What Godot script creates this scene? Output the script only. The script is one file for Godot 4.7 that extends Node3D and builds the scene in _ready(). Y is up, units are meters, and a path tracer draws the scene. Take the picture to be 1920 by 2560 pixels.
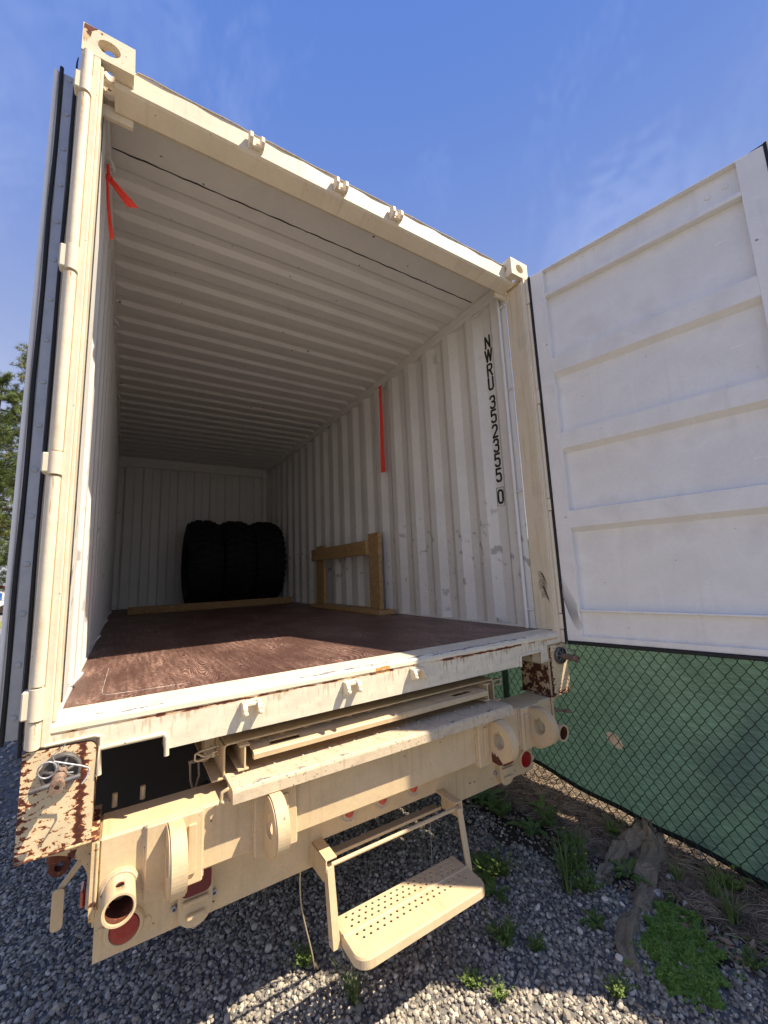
extends Node3D
# Open shipping container on a sand-coloured trailer. Coordinates: x across the rear of the container, y up (0 = underside of the container), -z into the container. The ground lies at GY.
const GY := -1.05
var M := {}
var taken := {}
var rng := RandomNumberGenerator.new()

# ---------------------------------------------------------------- mesh builder
class B:
	var st := SurfaceTool.new()
	var o := Vector3.ZERO
	func _init() -> void:
		st.begin(Mesh.PRIMITIVE_TRIANGLES)
	func v(p: Vector3, n: Vector3, uv := Vector2.ZERO) -> void:
		st.set_normal(n)
		st.set_uv(uv)
		st.add_vertex(p + o)
	func tri(a: Vector3, b: Vector3, c: Vector3, out: Vector3) -> void:
		var n := (b - a).cross(c - a)
		if n.length_squared() < 1e-18:
			return
		n = n.normalized()
		if n.dot(out) < 0.0:
			v(a, -n); v(b, -n); v(c, -n)
		else:
			v(a, n); v(c, n); v(b, n)
	func quad(a: Vector3, b: Vector3, c: Vector3, d: Vector3, out: Vector3) -> void:
		tri(a, b, c, out); tri(a, c, d, out)
	func quad_uv(p: Array, uv: Array, out: Vector3) -> void:
		var n: Vector3 = (p[1] - p[0]).cross(p[2] - p[0]).normalized()
		var order := [0, 2, 1, 0, 3, 2]
		if n.dot(out) < 0.0:
			n = -n
			order = [0, 1, 2, 0, 2, 3]
		for k in order:
			v(p[k], n, uv[k])
	func box(a: Vector3, b: Vector3, r := 0.0) -> void:
		var mn := Vector3(minf(a.x, b.x), minf(a.y, b.y), minf(a.z, b.z))
		var mx := Vector3(maxf(a.x, b.x), maxf(a.y, b.y), maxf(a.z, b.z))
		var c := (mn + mx) * 0.5
		var h := (mx - mn) * 0.5
		r = minf(r, minf(h.x, minf(h.y, h.z)) * 0.9)
		var P := func(ax: int, s: Vector3) -> Vector3:
			var q := h - Vector3.ONE * r
			q[ax] = h[ax]
			return c + q * s
		for ax in 3:
			var u: int = (ax + 1) % 3
			var w: int = (ax + 2) % 3
			for s in [-1.0, 1.0]:
				var sg := Vector3.ONE
				sg[ax] = s
				var q := []
				for k in [[-1, -1], [1, -1], [1, 1], [-1, 1]]:
					sg[u] = k[0]
					sg[w] = k[1]
					q.append(P.call(ax, sg))
				var out := Vector3.ZERO
				out[ax] = s
				quad(q[0], q[1], q[2], q[3], out)
		if r <= 0.0:
			return
		for ax in 3:
			var u: int = (ax + 1) % 3
			var w: int = (ax + 2) % 3
			for su in [-1.0, 1.0]:
				for sw in [-1.0, 1.0]:
					var s0 := Vector3.ONE
					s0[u] = su
					s0[w] = sw
					s0[ax] = -1.0
					var s1 := s0
					s1[ax] = 1.0
					var out := Vector3.ZERO
					out[u] = su
					out[w] = sw
					quad(P.call(u, s0), P.call(u, s1), P.call(w, s1), P.call(w, s0), out)
		for sx in [-1.0, 1.0]:
			for sy in [-1.0, 1.0]:
				for sz in [-1.0, 1.0]:
					var s := Vector3(sx, sy, sz)
					tri(P.call(0, s), P.call(1, s), P.call(2, s), s)
	# quads between two polylines, flat shaded
	func strip(a: Array, b: Array, out: Vector3) -> void:
		for i in a.size() - 1:
			quad(a[i], a[i + 1], b[i + 1], b[i], out)
	# closed polygon (2D) swept from e0 to e1; M2(p) maps 2D to 3D
	func prism(poly: PackedVector2Array, org: Vector3, ex: Vector3, ey: Vector3, d: Vector3) -> void:
		var pts := []
		var mid := Vector3.ZERO
		for p in poly:
			pts.append(org + ex * p.x + ey * p.y)
			mid += pts[-1]
		mid /= pts.size()
		var idx := Geometry2D.triangulate_polygon(poly)
		for t in range(0, idx.size(), 3):
			tri(pts[idx[t]], pts[idx[t + 1]], pts[idx[t + 2]], -d)
			tri(pts[idx[t]] + d, pts[idx[t + 1]] + d, pts[idx[t + 2]] + d, d)
		var area := 0.0
		for i in poly.size():
			area += poly[i].cross(poly[(i + 1) % poly.size()])
		for i in pts.size():
			var a: Vector3 = pts[i]
			var b: Vector3 = pts[(i + 1) % pts.size()]
			var e2: Vector2 = poly[(i + 1) % poly.size()] - poly[i]
			var n2 := Vector2(e2.y, -e2.x) * signf(area)
			quad(a, b, b + d, a + d, ex * n2.x + ey * n2.y)
	# plate with one hole, both outlines given with equally many points round the same centre
	func ring(outer: PackedVector2Array, inner: PackedVector2Array, org: Vector3, ex: Vector3, ey: Vector3, d: Vector3) -> void:
		var n := outer.size()
		for i in n:
			var j := (i + 1) % n
			var a := org + ex * outer[i].x + ey * outer[i].y
			var b := org + ex * outer[j].x + ey * outer[j].y
			var e := org + ex * inner[i].x + ey * inner[i].y
			var f := org + ex * inner[j].x + ey * inner[j].y
			quad(a, b, f, e, -d)
			quad(a + d, b + d, f + d, e + d, d)
			var m2 := (outer[i] + outer[j]) * 0.5
			var c2 := (inner[i] + inner[(i + n / 2) % n]) * 0.5
			var w := ex * (m2 - c2).x + ey * (m2 - c2).y
			quad(a, b, b + d, a + d, w)
			quad(e, f, f + d, e + d, -w)
	func tube(path: Array, rad, sides := 8, caps := true, wob := 0.0) -> void:
		var n := path.size()
		var rings := []
		var norms := []
		var t0: Vector3 = (path[1] - path[0]).normalized()
		var up := Vector3.UP if absf(t0.y) < 0.9 else Vector3.RIGHT
		var u := t0.cross(up).normalized()
		for i in n:
			var t: Vector3 = (path[mini(i + 1, n - 1)] - path[maxi(i - 1, 0)]).normalized()
			u = (u - t * u.dot(t)).normalized()
			var w := t.cross(u)
			var r: float = rad[i] if rad is Array else rad
			var rg := []
			var nr := []
			for k in sides:
				var an := TAU * k / sides
				var d := u * cos(an) + w * sin(an)
				var rr := r * (1.0 + wob * sin(an * 3.0 + i * 1.7) + wob * 0.6 * sin(an * 5.0 - i * 2.3))
				rg.append(path[i] + d * rr)
				nr.append(d)
			rings.append(rg)
			norms.append(nr)
		for i in n - 1:
			for k in sides:
				var l := (k + 1) % sides
				for q in [[i, k], [i + 1, k], [i + 1, l], [i, k], [i + 1, l], [i, l]]:
					v(rings[i if q[0] == i else i + 1][q[1]], norms[q[0]][q[1]])
		if caps:
			for e in [0, n - 1]:
				var out: Vector3 = (path[0] - path[1]) if e == 0 else (path[n - 1] - path[n - 2])
				for k in sides:
					tri(path[e], rings[e][k], rings[e][(k + 1) % sides], out)
	# profile of Vector2(radius, height) spun round axis ax from org
	# uneven woody limb: rings pushed in and out by noise, flat shaded
	func limb(path: Array, rad: Array, sides: int, amp: float, sd: int) -> void:
		var nz := FastNoiseLite.new()
		nz.seed = sd
		nz.frequency = 14.0
		nz.fractal_octaves = 4
		var n := path.size()
		var t0: Vector3 = (path[1] - path[0]).normalized()
		var u := t0.cross(Vector3.UP).normalized()
		var rings := []
		for i in n:
			var t: Vector3 = (path[mini(i + 1, n - 1)] - path[maxi(i - 1, 0)]).normalized()
			u = (u - t * u.dot(t)).normalized()
			var w := t.cross(u)
			var rg := []
			for k in sides:
				var an := TAU * k / sides
				var d := u * cos(an) + w * sin(an)
				var q: Vector3 = path[i] * 0.35 + d * rad[i] * 2.2
				var rr: float = rad[i] * (1.0 + amp * nz.get_noise_3dv(q) + amp * 0.35 * sin(an * 5.0 + i * 0.12))
				rg.append(path[i] + d * rr)
			rings.append(rg)
		for i in n - 1:
			for k in sides:
				var l := (k + 1) % sides
				quad(rings[i][k], rings[i][l], rings[i + 1][l], rings[i + 1][k], rings[i][k] - path[i])
		for k in sides:
			tri(path[0], rings[0][k], rings[0][(k + 1) % sides], path[0] - path[1])
			tri(path[n - 1], rings[n - 1][k], rings[n - 1][(k + 1) % sides], path[n - 1] - path[n - 2])
	func lathe(prof: Array, org: Vector3, ax: Vector3, sides := 20) -> void:
		ax = ax.normalized()
		var up := Vector3.UP if absf(ax.y) < 0.9 else Vector3.RIGHT
		var u := ax.cross(up).normalized()
		var w := ax.cross(u)
		for i in prof.size() - 1:
			var p: Vector2 = prof[i]
			var q: Vector2 = prof[i + 1]
			var e := q - p
			var n2 := Vector2(e.y, -e.x).normalized()
			for k in sides:
				var a0 := TAU * k / sides
				var a1 := TAU * (k + 1) / sides
				var d0 := u * cos(a0) + w * sin(a0)
				var d1 := u * cos(a1) + w * sin(a1)
				var A := org + d0 * p.x + ax * p.y
				var Bq := org + d1 * p.x + ax * p.y
				var C := org + d1 * q.x + ax * q.y
				var D := org + d0 * q.x + ax * q.y
				var na := (d0 * n2.x + ax * n2.y).normalized()
				var nb := (d1 * n2.x + ax * n2.y).normalized()
				v(A, na); v(C, nb); v(Bq, nb)
				v(A, na); v(D, na); v(C, nb)
	func mesh() -> ArrayMesh:
		return st.commit()

# ---------------------------------------------------------------- node helpers
func numbered(called: String) -> String:
	var n: int = taken.get(called, 0)
	taken[called] = n + 1
	return called if n == 0 else "%s_%03d" % [called, n]

func put(b, called: String, m: Material, parent: Node = self, at := Vector3.ZERO) -> MeshInstance3D:
	var o := MeshInstance3D.new()
	o.mesh = b.mesh() if b is B else b
	o.material_override = m
	o.name = numbered(called) if parent == self else called
	parent.add_child(o, true)
	o.position = at
	return o

func tag(o: Node, label: String, category := "", group := "", kind := "") -> Node:
	if label: o.set_meta("label", label)
	if category: o.set_meta("category", category)
	if group: o.set_meta("group", group)
	if kind: o.set_meta("kind", kind)
	return o

func thing(called: String, label: String, category: String, at := Vector3.ZERO, group := "") -> Node3D:
	var o := Node3D.new()
	o.name = numbered(called)
	add_child(o)
	o.position = at
	tag(o, label, category, group)
	return o

func arc(c: Vector2, r: float, a0: float, a1: float, n: int) -> Array:
	var out := []
	for i in n + 1:
		var a := deg_to_rad(lerpf(a0, a1, float(i) / n))
		out.append(c + Vector2(cos(a), sin(a)) * r)
	return out

func rect_round(a: Vector2, b: Vector2, r: float, n := 4) -> PackedVector2Array:
	var p := []
	p += arc(Vector2(b.x - r, b.y - r), r, 0, 90, n)
	p += arc(Vector2(a.x + r, b.y - r), r, 90, 180, n)
	p += arc(Vector2(a.x + r, a.y + r), r, 180, 270, n)
	p += arc(Vector2(b.x - r, a.y + r), r, 270, 360, n)
	return PackedVector2Array(p)

# outline of a rectangle met by rays at the given angles round c
func rect_by_angle(c: Vector2, a: Vector2, b: Vector2, angles: Array) -> PackedVector2Array:
	var p := PackedVector2Array()
	for an in angles:
		var d := Vector2(cos(an), sin(an))
		var t := INF
		if d.x > 1e-6: t = minf(t, (b.x - c.x) / d.x)
		if d.x < -1e-6: t = minf(t, (a.x - c.x) / d.x)
		if d.y > 1e-6: t = minf(t, (b.y - c.y) / d.y)
		if d.y < -1e-6: t = minf(t, (a.y - c.y) / d.y)
		p.append(c + d * t)
	return p

func angles_for_rect(c: Vector2, a: Vector2, b: Vector2, n: int) -> Array:
	var out := []
	for i in n: out.append(TAU * i / n - PI + 0.001)
	for k in [a, b, Vector2(a.x, b.y), Vector2(b.x, a.y)]: out.append((k - c).angle())
	out.sort()
	return out

# ---------------------------------------------------------------- textures
func noise_bytes(sz: int, sd: int, freq: float, oct := 4, kind := FastNoiseLite.TYPE_SIMPLEX_SMOOTH) -> PackedByteArray:
	var f := FastNoiseLite.new()
	f.seed = sd
	f.frequency = freq
	f.noise_type = kind
	f.fractal_octaves = oct
	if kind == FastNoiseLite.TYPE_CELLULAR:
		f.fractal_type = FastNoiseLite.FRACTAL_NONE
	return f.get_seamless_image(sz, sz).get_data()

func tex(w: int, h: int, data: PackedByteArray) -> ImageTexture:
	return ImageTexture.create_from_image(Image.create_from_data(w, h, false, Image.FORMAT_RGB8, data))

# paint with patches, fine grain, specks and rust flakes, all sRGB
func paint_tex(base: Color, vary: float, sd: int, speck := 0.0, rust := 0.0, chip := Color(0.35, 0.33, 0.32), grime := Color(0.45, 0.38, 0.28), grime_amt := 0.12, streak := 0.0) -> ImageTexture:
	var sz := 512
	var a := noise_bytes(sz, sd, 0.006, 4)
	var f := noise_bytes(sz, sd + 1, 0.09, 3)
	var s := noise_bytes(sz, sd + 2, 0.045, 2)
	var r := noise_bytes(sz, sd + 3, 0.014, 6)
	var d := PackedByteArray()
	d.resize(sz * sz * 3)
	var st := 255.0 * (1.0 - speck)
	var rt := 255.0 * (1.0 - rust)
	var br := base.r * 255.0
	var bg := base.g * 255.0
	var bb := base.b * 255.0
	for i in sz * sz:
		var va := a[i] / 255.0 - 0.5
		var k := 1.0 + vary * (va * 1.3 + (f[i] / 255.0 - 0.5) * 0.55)
		var x := br * k
		var y := bg * k
		var z := bb * k
		var gm := clampf((va - 0.1) * 2.2, 0.0, 1.0) * grime_amt
		x = lerpf(x, grime.r * 255.0, gm); y = lerpf(y, grime.g * 255.0, gm); z = lerpf(z, grime.b * 255.0, gm)
		if streak > 0.0:
			var sx := i % sz
			var sy := i / sz
			var sv: float = r[((sy / 9) % sz) * sz + (sx * 3) % sz] / 255.0
			var sp: float = a[((sy / 2) % sz) * sz + sx] / 255.0
			var sm := clampf((sv - 0.56) * 3.2, 0.0, 1.0) * clampf((sp - 0.35) * 2.0, 0.0, 1.0) * streak
			x = lerpf(x, grime.r * 255.0, sm); y = lerpf(y, grime.g * 255.0, sm); z = lerpf(z, grime.b * 255.0, sm)
			var sc: float = s[((sy * 2) % sz) * sz + (sx / 5) % sz]
			if sc > 236.0 and f[i] > 128:
				x = minf(x * 1.1, 250.0); y = minf(y * 1.1, 250.0); z = minf(z * 1.12, 250.0)
		if s[i] > st and f[i] > 110:
			x = chip.r * 255.0; y = chip.g * 255.0; z = chip.b * 255.0
		if rust > 0.0:
			var rr: float = r[i]
			if rr > rt:
				var q := 0.55 + 0.5 * f[i] / 255.0
				x = 112.0 * q; y = 56.0 * q; z = 34.0 * q
			elif rr > rt - 16.0:
				var q2 := (rr - rt + 16.0) / 16.0
				x = lerpf(x, 200.0, q2 * 0.6); y = lerpf(y, 128.0, q2 * 0.6); z = lerpf(z, 76.0, q2 * 0.6)
		d[i * 3] = clampi(int(x), 0, 255)
		d[i * 3 + 1] = clampi(int(y), 0, 255)
		d[i * 3 + 2] = clampi(int(z), 0, 255)
	return tex(sz, sz, d)

func bump_tex(sd: int, freq: float, strength: float, oct := 4) -> NoiseTexture2D:
	var n := FastNoiseLite.new()
	n.seed = sd
	n.frequency = freq
	n.fractal_octaves = oct
	var t := NoiseTexture2D.new()
	t.width = 512
	t.height = 512
	t.seamless = true
	t.noise = n
	t.as_normal_map = true
	t.bump_strength = strength
	return t

func mat(called: String, albedo, rough: float, metal := 0.0, tri_scale := 0.0, bump: Texture2D = null, bump_amt := 0.4) -> StandardMaterial3D:
	var m := StandardMaterial3D.new()
	m.resource_name = called
	if albedo is Color: m.albedo_color = albedo
	else: m.albedo_texture = albedo
	m.roughness = rough
	m.metallic = metal
	if tri_scale > 0.0:
		m.uv1_triplanar = true
		m.uv1_world_triplanar = true
		m.uv1_scale = Vector3.ONE * tri_scale
		m.uv1_triplanar_sharpness = 6.0
	if bump:
		m.normal_enabled = true
		m.normal_texture = bump
		m.normal_scale = bump_amt
	M[called] = m
	return m

func rgb(r: int, g: int, b: int) -> Color:
	return Color(r / 255.0, g / 255.0, b / 255.0)

# sill strip: u along the sill, v from the floor edge over the lip down the front
func sill_tex() -> ImageTexture:
	var w := 2048
	var h := 256
	var n1 := noise_bytes(512, 71, 0.02, 5)
	var n2 := noise_bytes(512, 72, 0.07, 4)
	var n3 := noise_bytes(512, 73, 0.008, 4)
	var d := PackedByteArray()
	d.resize(w * h * 3)
	for y in h:
		var v := float(y) / h
		for x in w:
			var mx := 2.438 * x / w
			var p: int = ((y * 2) % 512) * 512 + x % 512
			var ps: int = ((y / 3) % 512) * 512 + (x * 2) % 512          # streaks run down
			var pl: int = ((y * 5) % 512) * 512 + (x / 2) % 512          # scrapes run along
			var a := n1[p] / 255.0
			var f := n2[p] / 255.0
			var c := n3[p] / 255.0
			var k := 0.93 + 0.1 * c + 0.06 * (f - 0.5)
			var r := 233.0 * k
			var g := 223.0 * k
			var b := 198.0 * k
			if mx > 1.25 and v < 0.5:                                        # worn, greyer step on the right
				var q := 0.35 * clampf(n1[pl] / 255.0 * 1.4 - 0.2, 0, 1)
				r = lerpf(r, 170, q); g = lerpf(g, 165, q); b = lerpf(b, 158, q)
			# drips under the lip
			if v > 0.56:
				var s: float = n1[ps] / 255.0
				var q := clampf((s - 0.62) * 3.0, 0, 0.5) * clampf(1.25 - (v - 0.56) * 2.4, 0, 1)
				if mx > 1.5: q *= 1.5
				r = lerpf(r, 176, q); g = lerpf(g, 150, q); b = lerpf(b, 112, q)
			# scraped steel on the lip
			var lip := exp(-pow((v - 0.43) / 0.05, 2))
			var amp := 0.25
			if mx > 0.16 and mx < 0.34: amp = 0.62
			if mx > 0.8 and mx < 1.2: amp = 0.66
			if mx > 1.25 and mx < 2.1: amp = 0.6
			var sl: float = n1[pl] / 255.0
			if lip * (sl * 0.75 + f * 0.35) * (0.5 + amp) > 0.56:
				r = 92 + 60 * f; g = 92 + 58 * f; b = 100 + 56 * f
			elif v < 0.36 and sl > 0.74 and f > 0.5:
				r *= 0.8; g *= 0.77; b *= 0.7
			# rust below the lip
			var rm := exp(-pow((v - 0.56) / 0.036, 2))
			var ra := 0.2
			if mx > 0.32 and mx < 0.58: ra = 0.62
			if mx > 0.58 and mx < 1.0: ra = 0.42
			if mx > 1.1 and mx < 1.22: ra = 0.5
			if mx > 1.5 and mx < 2.05: ra = 0.72
			var rv := rm * (a * 0.6 + sl * 0.5) * (0.55 + ra)
			if rv > 0.5:
				var q := 0.6 + 0.5 * f
				r = 118 * q; g = 62 * q; b = 40 * q
			elif rv > 0.4:
				r = lerpf(r, 206, 0.6); g = lerpf(g, 142, 0.6); b = lerpf(b, 88, 0.6)
			if mx > 1.13 and mx < 1.2 and absf(v - 0.53) < 0.05 and a > 0.42:
				r = 214; g = 150; b = 84
			if f > 0.86 and a > 0.6:
				r *= 0.6; g *= 0.55; b *= 0.5
			var i := (y * w + x) * 3
			d[i] = clampi(int(r), 0, 255); d[i + 1] = clampi(int(g), 0, 255); d[i + 2] = clampi(int(b), 0, 255)
	return tex(w, h, d)

# front of a pedestal: u across, v down; heavy flaking at the edges
func pedestal_tex(sd: int, band_u: float, heavy: float) -> ImageTexture:
	var w := 288
	var h := 480
	var n1 := noise_bytes(512, sd, 0.018, 6)
	var n2 := noise_bytes(512, sd + 1, 0.1, 4)
	var n3 := noise_bytes(512, sd + 2, 0.007, 3)
	var d := PackedByteArray()
	d.resize(w * h * 3)
	for y in h:
		for x in w:
			var u := float(x) / w
			var v := float(y) / h
			var a := n1[((y * 2) % 512) * 512 + (x * 6 / 5) % 512] / 255.0
			var f := n2[(y % 512) * 512 + x % 512] / 255.0
			var c := n3[(y % 512) * 512 + x % 512] / 255.0
			var k := 0.94 + 0.1 * (c - 0.3) + 0.06 * (f - 0.5)
			var r := 226.0 * k
			var g := 206.0 * k
			var b := 166.0 * k
			var edge := 0.0
			edge = maxf(edge, exp(-pow((u - band_u) / 0.075, 2)) * 0.52)
			edge = maxf(edge, exp(-u * 10.0) * 0.34)
			edge = maxf(edge, exp(-(1.0 - v) * 12.0) * 0.3)
			edge = maxf(edge, exp(-v * 10.0) * 0.14)
			edge += clampf(v - 0.55, 0, 1) * heavy
			edge += 0.1 * (c - 0.4) + 0.09 * exp(-pow((u - 0.12) / 0.13, 2)) * exp(-pow((v - 0.62) / 0.16, 2))
			var t := a * 0.86 + f * 0.14 + edge
			if t > 0.70 and f > 0.63 and a > 0.42: t += 0.12
			if t > 0.80:
				var q := 0.55 + 0.55 * f
				r = 116 * q; g = 58 * q; b = 36 * q
				if t > 1.05: r *= 0.72; g *= 0.66; b *= 0.66
			elif t > 0.71:
				var q := (t - 0.71) / 0.09
				r = lerpf(r, 222, q); g = lerpf(g, 150, q); b = lerpf(b, 92, q)
			var i := (y * w + x) * 3
			d[i] = clampi(int(r), 0, 255); d[i + 1] = clampi(int(g), 0, 255); d[i + 2] = clampi(int(b), 0, 255)
	return tex(w, h, d)

# rotary-cut plywood under worn brown film: contour lines of a slow noise
func floor_tex() -> ImageTexture:
	var sz := 1024
	var lo := FastNoiseLite.new()
	lo.seed = 5
	lo.frequency = 0.0022
	lo.fractal_octaves = 3
	var slow := FastNoiseLite.new()
	slow.seed = 6
	slow.frequency = 0.004
	slow.fractal_octaves = 4
	var f := noise_bytes(512, 83, 0.08, 3)
	var g2 := noise_bytes(512, 84, 0.02, 4)
	var d := PackedByteArray()
	d.resize(sz * sz * 3)
	for y in sz:
		for x in sz:
			var p: int = (y % 512) * 512 + x % 512
			var n := lo.get_noise_2d(x * 1.0, y * 0.42)
			var wear := clampf(slow.get_noise_2d(x, y * 0.6) * 1.5 + 0.5, 0, 1)
			var ringv := 0.5 + 0.5 * sin(n * 380.0 + f[p] * 0.012)
			var along: float = g2[((y / 4) % 512) * 512 + (x * 3) % 512] / 255.0
			var t := clampf((ringv * 0.5 + along * 0.5 + f[p] / 255.0 * 0.5 - 0.54) * (0.5 + 1.1 * wear), 0, 1)
			var r := lerpf(78, 182, t)
			var g := lerpf(54, 150, t)
			var b := lerpf(48, 136, t)
			if f[p] > 226 and g2[p] > 160:
				r = 190; g = 180; b = 168
			var i := (y * sz + x) * 3
			d[i] = int(r); d[i + 1] = int(g); d[i + 2] = int(b)
	return tex(sz, sz, d)

# interior wall paint: pale grey with grey scuffs low down where loads rubbed
func scuff_tex() -> ImageTexture:
	var w := 1024
	var h := 512
	var n1 := noise_bytes(512, 91, 0.02, 5)
	var n2 := noise_bytes(512, 92, 0.09, 3)
	var n3 := noise_bytes(512, 93, 0.006, 3)
	var d := PackedByteArray()
	d.resize(w * h * 3)
	for y in h:
		var up := 1.0 - float(y) / h
		for x in w:
			var p: int = (y % 512) * 512 + x % 512
			var c := n3[p] / 255.0
			var k := 0.965 + 0.06 * (c - 0.5) + 0.03 * (n2[p] / 255.0 - 0.5)
			var r := 233.0 * k
			var g := 231.0 * k
			var b := 225.0 * k
			var zone := exp(-pow((up - 0.2) / 0.16, 2))
			var s: float = n1[((y * 2 + x) % 512) * 512 + (x * 3) % 512] / 255.0
			var t := s * 0.7 + c * 0.3
			if t > 0.8 - 0.17 * zone:
				var q := clampf((t - 0.8 + 0.17 * zone) * 6.0, 0, 0.5) * (0.25 + 0.75 * zone)
				r = lerpf(r, 118, q); g = lerpf(g, 116, q); b = lerpf(b, 112, q)
			if n2[p] > 240 and s > 0.66:
				r *= 0.6; g *= 0.58; b *= 0.55
			var i := (y * w + x) * 3
			d[i] = clampi(int(r), 0, 255); d[i + 1] = clampi(int(g), 0, 255); d[i + 2] = clampi(int(b), 0, 255)
	return tex(w, h, d)

# scaling rust with islands of old paint
func rust_tex() -> ImageTexture:
	var sz := 512
	var a := noise_bytes(sz, 161, 0.012, 6)
	var f := noise_bytes(sz, 162, 0.07, 4)
	var c := noise_bytes(sz, 163, 0.03, 5)
	var d := PackedByteArray()
	d.resize(sz * sz * 3)
	for i in sz * sz:
		var q := 0.4 + 0.75 * f[i] / 255.0
		var k := c[i] / 255.0
		var r := lerpf(84, 142, k) * q
		var g := lerpf(42, 80, k) * q
		var b := lerpf(28, 48, k) * q
		var t := a[i] / 255.0 * 0.75 + k * 0.25
		if t > 0.56:
			r = 206 * (0.85 + 0.2 * q); g = 180 * (0.85 + 0.2 * q); b = 138 * (0.85 + 0.2 * q)
		elif t > 0.5:
			var w := (t - 0.5) / 0.06
			r = lerpf(r, 200, w * 0.8); g = lerpf(g, 140, w * 0.8); b = lerpf(b, 90, w * 0.8)
		d[i * 3] = clampi(int(r), 0, 255); d[i * 3 + 1] = clampi(int(g), 0, 255); d[i * 3 + 2] = clampi(int(b), 0, 255)
	return tex(sz, sz, d)

func ground_tex(cols: Array, sd: int, freq: float) -> ImageTexture:
	var sz := 512
	var a := noise_bytes(sz, sd, freq, 2, FastNoiseLite.TYPE_CELLULAR)
	var b := noise_bytes(sz, sd + 1, 0.012, 4)
	var f := noise_bytes(sz, sd + 2, 0.16, 2)
	var d := PackedByteArray()
	d.resize(sz * sz * 3)
	for i in sz * sz:
		var t := clampf(a[i] / 255.0 * 0.75 + f[i] / 255.0 * 0.35, 0, 1)
		var q := b[i] / 255.0
		var c: Color = cols[0].lerp(cols[1], t).lerp(cols[2], clampf(q * 1.6 - 0.6, 0, 0.7))
		d[i * 3] = int(c.r * 255); d[i * 3 + 1] = int(c.g * 255); d[i * 3 + 2] = int(c.b * 255)
	return tex(sz, sz, d)

func wood_tex(base: Color, dark: Color, sd: int) -> ImageTexture:
	var sz := 512
	var lo := noise_bytes(sz, sd, 0.006, 3)
	var f := noise_bytes(sz, sd + 1, 0.06, 4)
	var d := PackedByteArray()
	d.resize(sz * sz * 3)
	for i in sz * sz:
		var ringv := 0.5 + 0.5 * sin(lo[i] * 0.42 + f[i] * 0.01)
		var t := clampf(ringv * 0.75 + (f[i] / 255.0 - 0.5) * 0.3, 0, 1)
		var c := base.lerp(dark, t)
		d[i * 3] = int(c.r * 255); d[i * 3 + 1] = int(c.g * 255); d[i * 3 + 2] = int(c.b * 255)
	return tex(sz, sz, d)

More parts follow.
